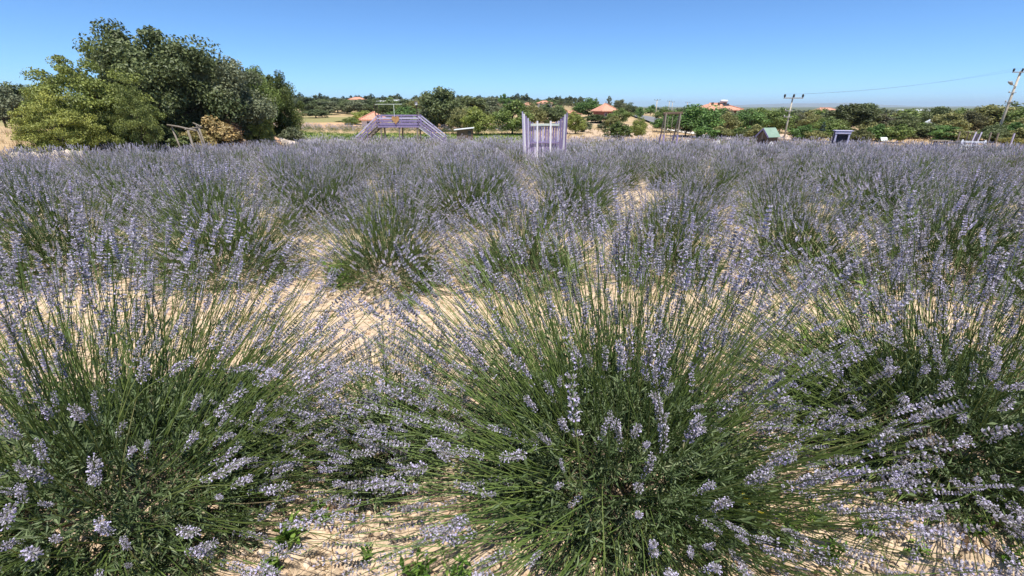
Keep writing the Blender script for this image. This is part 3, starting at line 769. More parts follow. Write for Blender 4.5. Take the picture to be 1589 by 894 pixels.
def front_bush(seed, x, y, H, n_stem, n_shoot, R, FH, label, n_single=300, thmax=1.40, leaf=0.040, lean=(0, 0), spike=0.081, power=0.65):
    rng = np.random.default_rng(seed)
    root = thing('lavender_bush', label, 'lavender', (x, y, gz(x, y) - 0.005), 0, GROUP)
    v, f, r = foliage_set(rng, n_shoot, 15, R, FH, leaf)
    link('foliage', make_mesh('foliage', [(v, f, 0, r)], [M['lav_leaf']]), root, kind='stuff')
    P, tip, td, th = stem_set(rng, n_stem, H, thmax, 7, R * 0.62, power)
    t = np.linspace(0, 1, 7)
    sway = np.array([lean[0], lean[1], 0.0])
    P = P + sway[None, None] * (t ** 1.5)[None, :, None]
    tip = P[:, -1]; td = unit(P[:, -1] - P[:, -2])
    v, f = tubes(P, np.linspace(0.0017, 0.0011, 7), 3)
    srn = np.repeat(np.clip(rng.normal(.5, .2, n_stem), 0, 1), 7 * 3)
    # pairs of narrow leaves along the lower stem
    chunks = [(v, f, 0, srn)]
    nl = n_stem * 3
    si = rng.integers(0, n_stem, nl); ti = rng.integers(1, 4, nl)
    d = unit(unit(P[si, ti + 1] - P[si, ti]) * .8 + unit(rng.normal(size=(nl, 3))) * .6)
    Fm = frames(d, rng)
    Mx = np.stack([Fm[..., 0], Fm[..., 2], Fm[..., 1]], axis=2) * (leaf * 1.15 * rng.uniform(.6, 1.2, nl))[:, None, None]
    lv, lf, lr = scatter(LEAFV, LEAFF, Mx, P[si, ti], None, np.clip(rng.normal(.5, .15, nl), 0, 1))
    chunks.append((lv, lf, 1, lr))
    link('stems', make_mesh('stems', chunks, [M['lav_stem'], M['lav_leaf']]), root, kind='stuff')
    wv, wf = wood_paths(rng, 22, R * 0.8)
    link('woody_base', make_mesh('woody_base', [(wv, wf, 0, None, True)], [M['lav_wood']]), root)
    size = spike * rng.uniform(0.5, 1.35, n_stem)
    bare = rng.random(n_stem) < 0.30
    dist = np.linalg.norm(tip + np.array([x, y, gz(x, y)]) - np.array([0, 0, CAMH]), axis=1)
    order = [i for i in np.argsort(dist) if not bare[i]]
    Fm = frames(td, rng)
    for i in order[:n_single]:
        m = Matrix(Fm[i].tolist()).to_4x4()
        q = m.to_quaternion()
        o = link('flower_spike', SPIKE2[rng.integers(0, len(SPIKE2))], root, tip[i])
        o.rotation_mode = 'QUATERNION'; o.rotation_quaternion = q
        w = rng.uniform(.70, 1.0)
        o.scale = (size[i] * w, size[i] * w, size[i])
    rest = np.array(order[n_single:], int)
    if len(rest):
        ch = [(v, f, 0, r) for v, f, r in spikes_joined(rng, tip[rest], td[rest], size[rest], SPIKE15)]
        link('flower_spikes', make_mesh('flower_spikes', ch, [M['lav_flower']]), root, kind='stuff')
    return root

def mid_meshes(seed):
    rng = np.random.default_rng(seed)
    H = rng.uniform(.72, .82); n = 900
    v, f, r = foliage_set(rng, 950, 11, 0.60, 0.48, 0.042)
    fol = make_mesh('foliage', [(v, f, 0, r)], [M['lav_leaf']])
    P, tip, td, th = stem_set(rng, n, H, 1.32, 5, 0.32, 0.72)
    v, f = tubes(P, np.linspace(0.0020, 0.0013, 5), 3)
    stm = make_mesh('stems', [(v, f, 0, np.repeat(np.clip(rng.normal(.33, .2, n), 0, 1), 15))], [M['lav_stem']])
    size = 0.085 * rng.uniform(.6, 1.35, n)
    keep = rng.random(n) < 0.82
    tip, td, size = tip[keep], td[keep], size[keep]
    spk = make_mesh('flower_spikes', [(a, b, 0, c) for a, b, c in spikes_joined(rng, tip, td, size, SPIKE1)], [M['lav_flower']])
    return fol, stm, spk

def far_chunks(seed, n, shoots, per, leaf, spk=None, k=3):
    rng = np.random.default_rng(seed)
    H = rng.uniform(.68, .78)
    v, f, r = foliage_set(rng, shoots, per, 0.55, 0.47, leaf)
    ch = [(v, f, 0, r)]
    P, tip, td, th = stem_set(rng, n, H, 1.26, k, 0.28, 0.75)
    v, f = tubes(P, np.linspace(0.0035, 0.0025, k), 3)
    ch.append((v, f, 1, np.repeat(np.clip(rng.normal(.5, .2, n), 0, 1), 3 * k)))
    size = (0.095 if spk is None else 0.12) * rng.uniform(.7, 1.4, n)
    for v, f, r in spikes_joined(rng, tip, td, size, [spk or SPIKE0]):
        ch.append((v, f, 2, r))
    return ch

# front row: each bush by itself
front_bush(1, 0.37, 1.37, 0.92, 1500, 1900, 0.50, 0.37, 'broad lavender bush in the middle of the front row, stems fanning towards the viewer', 300, 1.46, lean=(-.05, .03))
front_bush(2, -1.38, 1.26, 0.84, 1250, 1900, 0.56, 0.34, 'dense green lavender bush at the left end of the front row', 300, 1.42, lean=(.07, .04))
front_bush(3, -0.50, 1.42, 0.50, 260, 420, 0.22, 0.22, 'small thin lavender plant between two large front bushes', 140, 1.2, spike=0.062)
front_bush(4, 1.74, 1.52, 0.86, 1250, 1700, 0.50, 0.38, 'shaded lavender bush at the right end of the front row', 300, 1.42, lean=(-.09, -.02))
front_bush(5, -2.75, 1.5, 0.80, 300, 400, 0.42, 0.34, 'lavender bush beyond the left picture edge of the front row', 60, 1.40)
front_bush(6, 3.0, 1.7, 0.80, 300, 400, 0.42, 0.34, 'lavender bush beyond the right picture edge of the front row', 60, 1.40)

MID_MESH = [mid_meshes(200 + i) for i in range(6)]
FAR_MESH = [make_mesh('lavender_bush', far_chunks(300 + i, 460, 260, 7, 0.065), [M['lav_leaf'], M['lav_stem'], M['lav_flower']]) for i in range(6)]
rng = np.random.default_rng(11)
n_ind = 6
ORD = ['first', 'second', 'third', 'fourth', 'fifth', 'sixth', 'seventh', 'eighth', 'ninth', 'tenth', 'eleventh', 'twelfth', 'thirteenth', 'fourteenth', 'fifteenth', 'sixteenth', 'seventeenth', 'eighteenth', 'nineteenth', 'twentieth', 'twenty-first', 'twenty-second', 'twenty-third', 'twenty-fourth', 'twenty-fifth', 'twenty-sixth', 'twenty-seventh', 'twenty-eighth', 'twenty-ninth', 'thirtieth']
SECOND = [(-5.45, 'lavender bush of the second row at the left picture edge'), (-4.12, 'second-row lavender bush with dark green base behind the left front bush'),
          (-2.62, 'second-row lavender bush leaning over the dry soil, left of the isolated round one'), (-1.13, 'round lavender bush of the second row with dark green front and bare soil before it'),
          (0.12, 'second-row lavender bush just behind the tallest front spikes'), (1.42, 'second-row lavender bush with yellowish base behind the middle front bush'),
          (2.62, 'large bright lavender bush of the second row with broad green flank'), (3.85, 'second-row lavender bush behind the shaded right front bush'), (5.15, 'lavender bush of the second row near the right picture edge')]
rest_pts = []
def place_bush(x, y, label, lod):
    z = gz(x, y) - 0.01
    s = rng.uniform(.82, 1.14); rz = rng.uniform(0, 6.28); sc = (s * rng.uniform(.86, 1.04), s * rng.uniform(.86, 1.04), s)
    if lod == 1:
        o = thing('lavender_bush', label, 'lavender', (x, y, z), rz, GROUP)
        o.rotation_euler = (rng.normal(0, .07), rng.normal(0, .07), rz)
        fol, stm, spk = MID_MESH[rng.integers(0, 6)]
        link('foliage', fol, o, scale=sc, kind='stuff'); link('stems', stm, o, scale=sc, kind='stuff'); link('flower_spikes', spk, o, scale=sc, kind='stuff')
    else:
        o = link('lavender_bush', FAR_MESH[rng.integers(0, 6)], None, (x, y, z), (rng.normal(0, .07), rng.normal(0, .07), rz), sc)
        tag(o, label, 'lavender', GROUP)
    return o
for x, lab in SECOND:
    place_bush(x, 3.85 + rng.uniform(-.12, .12), lab, 1); n_ind += 1
yy, row = ROWS_Y0 + 2 * ROW_GAP + 0.2, 2
while yy < 40.5:
    le, ri = field_edges(yy)
    le = max(float(le), -1.22 * yy - 1.5); ri = min(float(ri), 1.22 * yy + 1.5)
    x = le + rng.uniform(0, 1); k_in = -1
    while x < ri:
        bx, by = x + rng.normal(0, .12), yy + rng.normal(0, .16)
        gap = rng.random() < 0.035
        clear = abs(bx - pxx(846, 21)) < 1.3 and abs(by - 21) < 1.1
        if not gap and not clear:
            if n_ind < 298 and row < 14:
                k_in += 1
                lab = 'lavender bush in the %s row back from the viewer' % ORD[row]
                if row < 5: lab = '%s-row lavender bush, %s along the row from the left picture edge' % (ORD[row], ORD[k_in] if k_in < len(ORD) and k_in else 'number %d' % (k_in + 1))
                place_bush(bx, by, lab, 1 if row < 5 else 0); n_ind += 1
            else:
                rest_pts.append((bx, by))
        x += rng.uniform(1.08, 1.42) if row > 5 else rng.uniform(1.2, 1.58)
    yy += ROW_GAP if yy < 15 else 2.1
    row += 1
# rows of the second field beyond the grass strip
for ry in (59, 62, 65):
    for x in np.arange(-52, 4, 1.5):
        if x > -0.62 * ry:
            rest_pts.append((x + rng.normal(0, .1), ry + rng.normal(0, .15)))

def lavender_rest():
    pts = np.array(rest_pts)
    chunks = []
    which = rng.integers(0, 4, len(pts))
    for w in range(4):
        src = far_chunks(400 + w, 105, 60, 5, 0.12, SPIKEF, 2)
        p = pts[which == w]
        n = len(p)
        a = rng.uniform(0, 6.28, n); s = rng.uniform(.9, 1.12, n)
        Mx = np.zeros((n, 3, 3)); Mx[:, 0, 0] = np.cos(a) * s; Mx[:, 0, 1] = -np.sin(a) * s; Mx[:, 1, 0] = np.sin(a) * s; Mx[:, 1, 1] = np.cos(a) * s; Mx[:, 2, 2] = s
        Tt = np.column_stack([p, ground_z(p[:, 0], p[:, 1]) - 0.01])
        for v, f, mi, r in src:
            V, F, R = scatter(v, f, Mx, Tt, r - 0.5)
            chunks.append((V, F, mi, R))
    o = link('lavender_rows', make_mesh('lavender_rows', chunks, [M['lav_leaf'], M['lav_stem'], M['lav_flower']]), kind='stuff')
    tag(o, 'hazy purple mass of lavender rows at the far end of the field', 'lavender')
lavender_rest()

# ------------------------------------------------------------------ built things
def bar_mesh(p0, p1, w, d, mat, up=(0, 0, 1), taper=1.0, name='bar'):
    p0, p1 = Vector(p0), Vector(p1)
    a = (p1 - p0).normalized(); u = Vector(up)
    s = a.cross(u)
    if s.length < 1e-4: s = a.cross(Vector((0, 1, 0)))
    s.normalize(); t = s.cross(a).normalized()
    c = min(w, d) * 0.12
    ring = [(-w / 2 + c, -d / 2), (w / 2 - c, -d / 2), (w / 2, -d / 2 + c), (w / 2, d / 2 - c), (w / 2 - c, d / 2), (-w / 2 + c, d / 2), (-w / 2, d / 2 - c), (-w / 2, -d / 2 + c)]
    V, F = [], []
    for q, k in ((p0, 1.0), (p1, taper)):
        V += [tuple(q + s * x * k + t * y * k) for x, y in ring]
    n = 8
    quads = [(i, (i + 1) % n, n + (i + 1) % n, n + i) for i in range(n)]
    me = bpy.data.meshes.new(name)
    me.from_pydata(V, [], quads + [tuple(range(n - 1, -1, -1)), tuple(range(n, 2 * n))])
    me.materials.append(mat); me.update()
    return me

def bar(name, parent, p0, p1, w, d, mat, up=(0, 0, 1), taper=1.0):
    return link(name, bar_mesh(p0, p1, w, d, mat, up, taper, name), parent)

def rod(name, parent, pts, r, mat, sides=8):
    P = np.array([pts], float)
    rad = np.broadcast_to(np.asarray(r, float), P.shape[1])
    v, f = tubes(P, rad, sides)
    n = P.shape[1]
    me = bpy.data.meshes.new(name)
    faces = [tuple(int(i) for i in q) for q in f] + [tuple(range(sides - 1, -1, -1)), tuple((n - 1) * sides + i for i in range(sides))]
    me.from_pydata([tuple(map(float, q)) for q in v], [], faces)
    me.materials.append(mat)
    me.polygons.foreach_set('use_smooth', [True] * len(faces)); me.update()
    return link(name, me, parent)

def poly(name, parent, verts, faces, mat, loc=(0, 0, 0)):
    me = bpy.data.meshes.new(name); me.from_pydata(verts, [], faces); me.materials.append(mat); me.update()
    return link(name, me, parent, loc)

def footbridge():
    y = 38.0
    x0, x1 = pxx(590, y), pxx(651, y)
    cx = (x0 + x1) / 2
    g = gz(cx, y)
    o = thing('footbridge', 'purple wooden footbridge with stepped ramps and a heart on its railing', 'bridge', (cx, y, g))
    hw = (x1 - x0) / 2
    deck = pz(194, y) - g; top = pz(179, y) - g
    dep = 0.62
    for i in range(12):                                     # deck planks
        xa = -hw + i * 2 * hw / 12
        bar('deck_plank', o, (xa + hw / 12, -dep, deck), (xa + hw / 12, dep, deck), 2 * hw / 12 - 0.02, 0.05, M['purple'])
    for s in (-1, 1):
        bar('beam', o, (-hw - .05, s * dep, deck - 0.10), (hw + .05, s * dep, deck - 0.10), 0.07, 0.14, M['purple'])
        for k in range(4):
            z = deck + 0.10 + k * (top - deck - 0.12) / 3
            bar('rail_board', o, (-hw - .06, s * (dep + .04), z), (hw + .06, s * (dep + .04), z), 0.03, 0.105, M['purple'] if k != 2 else M['lilac'])
        for px_ in (-hw, 0.0, hw):
            bar('railing_post', o, (px_, s * (dep - .03), deck - .1), (px_, s * (dep - .03), top + .05), 0.08, 0.08, M['purple'])
        for px_, sp in ((-hw + .15, .0), (0.06, .12), (hw - .1, .0)):
            bar('leg', o, (px_ - sp, s * dep * .9, -0.2), (px_, s * dep * .9, deck - .16), 0.11, 0.11, M['grey_wood'], up=(0, 1, 0))
    for sgn, pxe in ((-1, 554), (1, 690)):                  # ramps
        xe = pxx(pxe, y) - cx
        xs = sgn * hw
        for s in (-1, 1):
            bar('stringer', o, (xs, s * (dep - .05), deck - .08), (xe, s * (dep - .05), 0.12), 0.06, 0.16, M['white_paint'] if sgn > 0 else M['grey_wood'])
            for k in range(3):
                h = 0.16 + k * (top - deck - .18) / 2
                bar('rail_board', o, (xs, s * (dep + .04), deck + h), (xe, s * (dep + .04), 0.22 + h * .85), 0.03, 0.10, M['purple'] if k < 2 else M['lilac'])
            bar('railing_post', o, (xs + (xe - xs) * .97, s * dep, 0), (xs + (xe - xs) * .97, s * dep, .95), 0.07, 0.07, M['purple'])
            bar('railing_post', o, (xs + (xe - xs) * .5, s * dep, deck * .35), (xs + (xe - xs) * .5, s * dep, deck * .5 + .85), 0.07, 0.07, M['purple'])
        n = 8
        for i in range(n):
            t = (i + .5) / n
            p = Vector((xs + (xe - xs) * t, 0, deck * (1 - t) + .05))
            bar('tread', o, p + Vector((0, -dep + .06, 0)), p + Vector((0, dep - .06, 0)), 0.2, 0.035, M['grey_wood'])
    # tall uprights, wire and heart
    zt = pz(162, y) - g
    for xx in (-hw - .12, -hw + .1):
        bar('upright', o, (xx, -dep - .02, deck), (xx, -dep - .02, zt + (.03 if xx < -hw else -.02)), 0.05, 0.05, M['dark_wood'], up=(0, 1, 0))
    bar('upright', o, (hw - .03, -dep - .02, deck), (hw - .03, -dep - .02, zt - .05), 0.06, 0.06, M['dark_wood'], up=(0, 1, 0))
    bar('upright', o, (hw + .09, -dep - .02, deck), (hw + .09, -dep - .02, zt - .35), 0.04, 0.04, M['grey_wood'], up=(0, 1, 0))
    bar('cross_pole', o, (-hw - .15, -dep - .02, zt), (hw * .28, -dep - .02, zt + .01), 0.035, 0.035, M['pale_green'])
    bar('hanger', o, (-hw * .14, -dep - .06, top - .1), (-hw * .14, -dep - .02, zt), 0.035, 0.035, M['pale_green'], up=(0, 1, 0))
    # heart
    t = np.linspace(0, 2 * np.pi, 28, endpoint=False)
    hx = 16 * np.sin(t) ** 3; hz = 13 * np.cos(t) - 5 * np.cos(2 * t) - 2 * np.cos(3 * t) - np.cos(4 * t)
    k = 0.30 / 16
    V = [(a * k - hw * .1, -dep - .10, b * k * 1.15 + top - .30) for a, b in zip(hx, hz)] + [(a * k - hw * .1, -dep - .07, b * k * 1.15 + top - .30) for a, b in zip(hx, hz)]
    n = len(t)
    poly('heart', o, V, [tuple(range(n)), tuple(range(2 * n - 1, n - 1, -1))] + [(i, n + i, n + (i + 1) % n, (i + 1) % n) for i in range(n)], M['orange_wood'])
    # little white birdhouse on the right upright
    b = thing('birdhouse', 'tiny white birdhouse on the tall upright of the footbridge', 'birdhouse', (cx + hw - .03, y - dep - .02, g + zt - .05))
    bar('body', b, (0, 0, 0), (0, 0, .20), .17, .17, M['white_paint'])
    bar('roof', b, (-.01, -.12, .24), (-.01, .12, .24), .22, .05, M['grey_wood'])
    bar('dark_hole_plate', b, (0, -.088, .11), (0, -.094, .11), .05, .05, M['black'])  # solid black plate painted in for the darkness of an opening
footbridge()

def plank_fence():
    y = 21.0
    cx = pxx(846, y); g = gz(cx, y)
    o = thing('plank_fence', 'horseshoe of purple and white upright planks, tall ends dipping in the middle', 'fence', (cx, y, g))
    rng = np.random.default_rng(9)
    n = 20
    zt_end = pz(174, y) - g; zt_mid = pz(197, y) - g
    for i in range(n):
        u = -1 + 2 * i / (n - 1)
        a = u * 1.05
        x = math.sin(a) / math.sin(1.05) * .90; yy = 0.95 * math.cos(a) - 0.62
        zt = zt_mid + (zt_end - zt_mid) * min(1, abs(u) ** 1.7 * 1.06) + rng.uniform(-.03, .03)
        lean = -0.05 * (1 if u < 0 else -0.25) * abs(u)
        mat = M['white_paint'] if i in (1, 18) else M['purple'] if i % 3 else M['lilac']
        tang = Vector((math.cos(a), -math.sin(a) * .9, 0))
        bar('plank', o, (x, yy, -.1), (x + lean * 2, yy, zt), 0.03, 0.085 if i not in (1, 18) else .10, mat, up=tang, taper=rng.uniform(.85, 1))
    for sx in (-.30, .29):
        bar('post', o, (sx, .25, -.1), (sx - .03, .25, pz(188, y) - g), .075, .075, M['white_paint'], up=(0, 1, 0))
    P = []
    for u in np.linspace(-.62, .62, 9):
        a = u * 1.05
        P.append((math.sin(a) / math.sin(1.05) * .90, 0.95 * math.cos(a) - 0.62 - .05, pz(194, y) - g))
    for i in range(8):
        bar('rail', o, P[i], P[i + 1], .03, .09, M['pale_green'])
    for i in range(8):
        bar('rail', o, Vector(P[i]) - Vector((0, 0, .75)), Vector(P[i + 1]) - Vector((0, 0, .75)), .03, .07, M['purple'])
plank_fence()

def swing():
    y = 31.0
    xl, xr = pxx(1029, y), pxx(1049, y)
    cx = (xl + xr) / 2; g = gz(cx, y)
    o = thing('swing', 'tall timber swing frame with hanging ropes and purple painted post feet', 'swing', (cx, y, g))
    zt = pz(176, y) - g; hx = (xr - xl) / 2; zm = zt * .48
    for sx, dx in ((-hx, .10), (hx, .20)):
        for dy in (-.35, .35):
            p0 = Vector((sx, dy * 1.6, -.1)); p1 = Vector((sx + dx, dy * .25, zt))
            pm = p0.lerp(p1, .5)
            bar('post', o, p0, p1, .075, .075, M['grey_wood'], up=(0, 1, 0))
            bar('painted_foot', o, p0, pm, .085, .085, M['purple'], up=(0, 1, 0))
    bar('beam', o, (-hx - .05, 0, zt), (hx + .35, 0, zt + .03), .13, .13, M['brown_wood'])
    for sx in (-.12, .16):
        rod('rope', o, [(sx, 0, zt), (sx + .01, .02, .55)], .014, M['grey_wood'], 5)
    bar('seat', o, (-.2, .02, .55), (.25, .02, .55), .22, .035, M['brown_wood'])
swing()

def hut():
    y = 30.0
    x = pxx(1196, y); g = gz(x, y)
    o = thing('wooden_hut', 'little brown plank hut with a green sheet roof in the lavender', 'hut', (x, y, g), math.radians(-66))
    w, d, h, rz = .38, .42, pz(210, y) - g, pz(199.5, y) - g
    rng = np.random.default_rng(2)
    n = 6
    for s in (-1, 1):
        for i in range(n):
            yy = -d + (i + .5) * 2 * d / n
            bar('plank', o, (s * w, yy, 0), (s * w, yy, h), .025, 2 * d / n - .008, M['brown_wood'], up=(0, 1, 0))
        for i in range(n):
            xx = -w + (i + .5) * 2 * w / n
            ztop = h + (rz - h) * (1 - abs(xx) / w) - .03
            bar('plank', o, (xx, s * d, 0), (xx, s * d, ztop), 2 * w / n - .008, .025, M['brown_wood'] if i != 2 else M['grey_wood'], up=(0, 1, 0))
    bar('door', o, (0.05, -d - .025, .02), (0.05, -d - .025, h * .8), .26, .02, M['dark_wood'], up=(0, 1, 0))
    for s in (-1, 1):
        e = Vector((s * (w + .10), 0, h - .10 * (rz - h) / w)); r = Vector((s * .005, 0, rz + .02))
        poly('roof_sheet', o, [(r.x, -d - .12, r.z), (r.x, d + .12, r.z), (e.x, d + .12, e.z), (e.x, -d - .12, e.z),
                               (r.x, -d - .12, r.z + .03), (r.x, d + .12, r.z + .03), (e.x, d + .12, e.z + .03), (e.x, -d - .12, e.z + .03)],
             [(0, 1, 2, 3), (7, 6, 5, 4), (0, 4, 5, 1), (1, 5, 6, 2), (2, 6, 7, 3), (3, 7, 4, 0)], M['green_sheet'])
        bar('gable_trim', o, (s * .01, -d - .135, rz - .01), (e.x, -d - .135, e.z - .01), .02, .085, M['purple'])
hut()

def lilac_frame():
    y = 25.5
    x = pxx(1311, y); g = gz(x, y)
    o = thing('photo_frame', 'lilac-edged dark booth standing like a doorway in the lavender', 'booth', (x, y, g), math.radians(-20))
    w, d, h = .30, .20, pz(203.5, y) - g
    for s in (-1, 1):
        bar('post', o, (s * w, -d, -.05), (s * w, -d, h), .075, .05, M['lilac'], up=(0, 1, 0))
        bar('post', o, (s * w, d, -.05), (s * w, d, h), .06, .05, M['purple'], up=(0, 1, 0))
        bar('side_panel', o, (s * w, 0, 0), (s * w, 0, h - .05), .02, 2 * d - .06, M['dark_purple'], up=(0, 1, 0))  # dark colour holds the shade on the booth's left side
    bar('lintel', o, (-w - .06, -d - .01, h - .07), (w + .06, -d - .01, h - .07), .06, .14, M['lilac'])
    bar('roof_board', o, (-w - .10, 0, h + .02), (w + .14, 0, h + .02), 2 * d + .12, .035, M['lilac'])
    bar('back_panel', o, (0, d * .2, 0), (0, d * .2, h - .14), 2 * w - .06, .02, M['dark_purple'], up=(0, 1, 0))
lilac_frame()

def rustic_frame():
    y = 20.0
    xs = [pxx(258, y), pxx(289, y), pxx(308, y + 1.6)]
    cx = xs[1]; g = gz(cx, y)
    o = thing('timber_frame', 'rustic frame of weathered poles under the dark oak by the field edge', 'frame', (cx, y, g))
    a = Vector((xs[0] - cx - .05, .3, pz(196, y) - g)); b = Vector((.05, -.1, pz(202, y) - g)); c = Vector((xs[2] - cx - .05, 1.6, pz(201, y) - g))
    rod('pole', o, [(xs[0] - cx + .25, .3, -.2), tuple(a)], [.038, .033], M['grey_wood'])
    rod('pole', o, [(.28, -.1, -.2), (.12, -.1, .6), tuple(b)], [.05, .046, .04], M['grey_wood'])
    rod('pole', o, [(xs[2] - cx + .2, 1.6, -.2), tuple(c)], [.038, .033], M['grey_wood'])
    d = Vector((a.x, 1.9, a.z + .02))
    rod('pole', o, [(a.x + .2, 1.9, -.2), tuple(d)], [.038, .033], M['grey_wood'])
    rod('beam', o, [tuple(a + Vector((-.15, 0, .04))), tuple(a.lerp(b, .5) + Vector((0, 0, .05))), tuple(b + Vector((.35, 0, -.02)))], .037, M['grey_wood'])
    rod('beam', o, [tuple(b + Vector((-.1, 0, .03))), tuple(c + Vector((.15, 0, .03)))], .034, M['grey_wood'])
    rod('beam', o, [tuple(d + Vector((-.1, 0, .05))), tuple(c + Vector((.1, 0, .06)))], .03, M['grey_wood'])
    rod('stump', o, [(.55, -.3, -.2), (.48, -.3, .62)], [.06, .05], M['grey_wood'])
rustic_frame()

def hip_house(name, label, px, y, wpx, py_eave, py_ridge, depth, wall, rot=0.0, windows=2, ridge=0.4, chimney=0, heater=False, eave=.5, base=None, roofmat=None):
    x = pxx(px, y); g = gz(x, y) if base is None else base
    o = thing(name, label, 'house', (x, y, g), rot)
    w = y * wpx / 745 / 2; d = depth / 2
    he, hr = pz(py_eave, y) - g, pz(py_ridge, y) - g
    wi, di = w - eave, d - eave
    poly('wall', o, [(-wi, -di, -.5), (wi, -di, -.5), (wi, di, -.5), (-wi, di, -.5), (-wi, -di, he), (wi, -di, he), (wi, di, he), (-wi, di, he)],
         [(0, 1, 5, 4), (1, 2, 6, 5), (2, 3, 7, 6), (3, 0, 4, 7)], wall)
    r = w * ridge
    rf = poly('roof', o, [(-w, -d, he), (w, -d, he), (w, d, he), (-w, d, he), (-r, 0, hr), (r, 0, hr), (-w, -d, he - .15), (w, -d, he - .15), (w, d, he - .15), (-w, d, he - .15)],
              [(0, 1, 5, 4), (1, 2, 5), (2, 3, 4, 5), (3, 0, 4), (6, 7, 1, 0), (7, 8, 2, 1), (8, 9, 3, 2), (9, 6, 0, 3), (9, 8, 7, 6)], roofmat or M['roof'])
    for (a, b) in (((-r, 0, hr), (r, 0, hr)), ((-w, -d, he), (-r, 0, hr)), ((w, -d, he), (r, 0, hr))):
        bar('ridge_tile', rf, Vector(a) + Vector((0, 0, .05)), Vector(b) + Vector((0, 0, .05)), .16, .12, roofmat or M['roof'])
    for i in range(windows):
        xx = -wi + (i + .5) * 2 * wi / windows
        ww = bar('window', o, (xx, -di - .02, he * .42), (xx, -di - .02, he * .78), 2 * wi / windows * .36, .08, M['white_paint'], up=(0, 1, 0))
        bar('pane', ww, (xx, -di - .05, he * .45), (xx, -di - .05, he * .75), 2 * wi / windows * .28, .05, M['glass'], up=(0, 1, 0))
    for i in range(chimney):
        t = (i + 1) / (chimney + 1)
        cxx = (t - .5) * 1.5 * w
        zz = hr - (hr - he) * .75
        bar('chimney', rf, (cxx, -d * .3, zz), (cxx, -d * .3, hr + .15), .32, .32, M['wall_brown'])
    if heater:
        bar('solar_panel', rf, (r * .6, -d * .35, hr - .25), (r * .6 + 1.2, -d * .35, hr - .3), .9, .06, M['glass'], up=(0, -.7, 1))
        rod('water_tank', rf, [(r * .6, -d * .1, hr + .35), (r * .6 + 1.2, -d * .1, hr + .35)], .22, M['sheet_white'])
        bar('tank_stand', rf, (r * .6 + .6, -d * .1, hr - .4), (r * .6 + .6, -d * .1, hr + .2), .8, .08, M['metal'], up=(0, 1, 0))
    return o
hip_house('house', 'little white house with a clay hip roof behind the footbridge', 582, 70, 32, 185, 174, 3.6, M['wall_white'], math.radians(-14), 1, .05, eave=.25)
hip_house('house', 'dark red house with a clay hip roof between the trees and the road', 937, 100, 30, 172, 161, 5, M['wall_red'], math.radians(18), 2, .1)
hip_house('house', 'big brown house with an orange hip roof, chimneys and a solar water heater', 1106, 84, 56, 170, 160.5, 7, M['wall_brown'], math.radians(8), 3, .35, 3, True, .8)
hip_house('house', 'far house with a flat-looking red roof above the hedge', 1275, 140, 24, 171, 167.5, 5, M['wall_red'], math.radians(-10), 2, .6)
hip_house('house', 'far house with a pale orange roof on the wooded ridge above the little house', 559, 215, 26, 154.5, 151, 6, M['wall_white'], .2, 2, .3)
hip_house('house', 'far pinkish roof on the ridge above the plank fence', 845, 215, 22, 160, 156.5, 6, M['wall_white'], -.3, 2, .3)
hip_house('house', 'low pink-roofed cottage just right of the plank fence top', 873, 120, 20, 175, 170, 4, M['wall_white'], .3, 1, .3)
hip_house('house', 'second low cottage with a pale clay roof behind the yellow-green tree', 892, 128, 22, 176, 170.5, 4, M['wall_white'], .1, 1, .4)
hip_house('house', 'far roof half hidden in trees left of the plank fence', 818, 190, 12, 163, 159.5, 5, M['wall_grey'], .4, 1, .3)
hip_house('house', 'white far cottage peeping out left of the slim evergreen', 770, 170, 14, 165, 161.5, 4, M['wall_white'], .1, 1, .5)

def flat_building(name, label, px, y, wpx, py_roof, depth, n_win, tilt=.25, roof=None, base=None):
    x = pxx(px, y); g = gz(x, y) if base is None else base
    o = thing(name, label, 'building', (x, y, g))
    w = y * wpx / 745 / 2; h = pz(py_roof, y) - g; d = depth / 2
    poly('wall', o, [(-w, -d, -.5), (w, -d, -.5), (w, d, -.5), (-w, d, -.5), (-w, -d, h - .3), (w, -d, h - .3), (w, d, h - .3), (-w, d, h - .3)],
         [(0, 1, 5, 4), (1, 2, 6, 5), (2, 3, 7, 6), (3, 0, 4, 7)], M['wall_grey'])
    bar('roof', o, (-w - .4, 0, h), (w + .4, 0, h), depth + .8, .3, roof or M['sheet_white'], up=(0, tilt * -.3, 1))
    for i in range(n_win):
        xx = -w + (i + .5) * 2 * w / n_win
        ww = bar('window', o, (xx, -d - .02, h * .4), (xx, -d - .02, h * .75), 2 * w / n_win * .5, .08, M['wall_grey'], up=(0, 1, 0))
        bar('pane', ww, (xx, -d - .05, h * .43), (xx, -d - .05, h * .72), 2 * w / n_win * .42, .05, M['glass'], up=(0, 1, 0))
flat_building('farm_building', 'long building with a pale flat roof on the ridge behind the footbridge', 634, 175, 62, 157, 9, 6)
flat_building('farm_building', 'far long pale-roofed building above the right-hand trees', 1425, 170, 46, 172.5, 8, 5)
flat_building('farm_building', 'pale roof sliver on the ridge left of the long farm building', 592, 185, 16, 157.5, 6, 2)

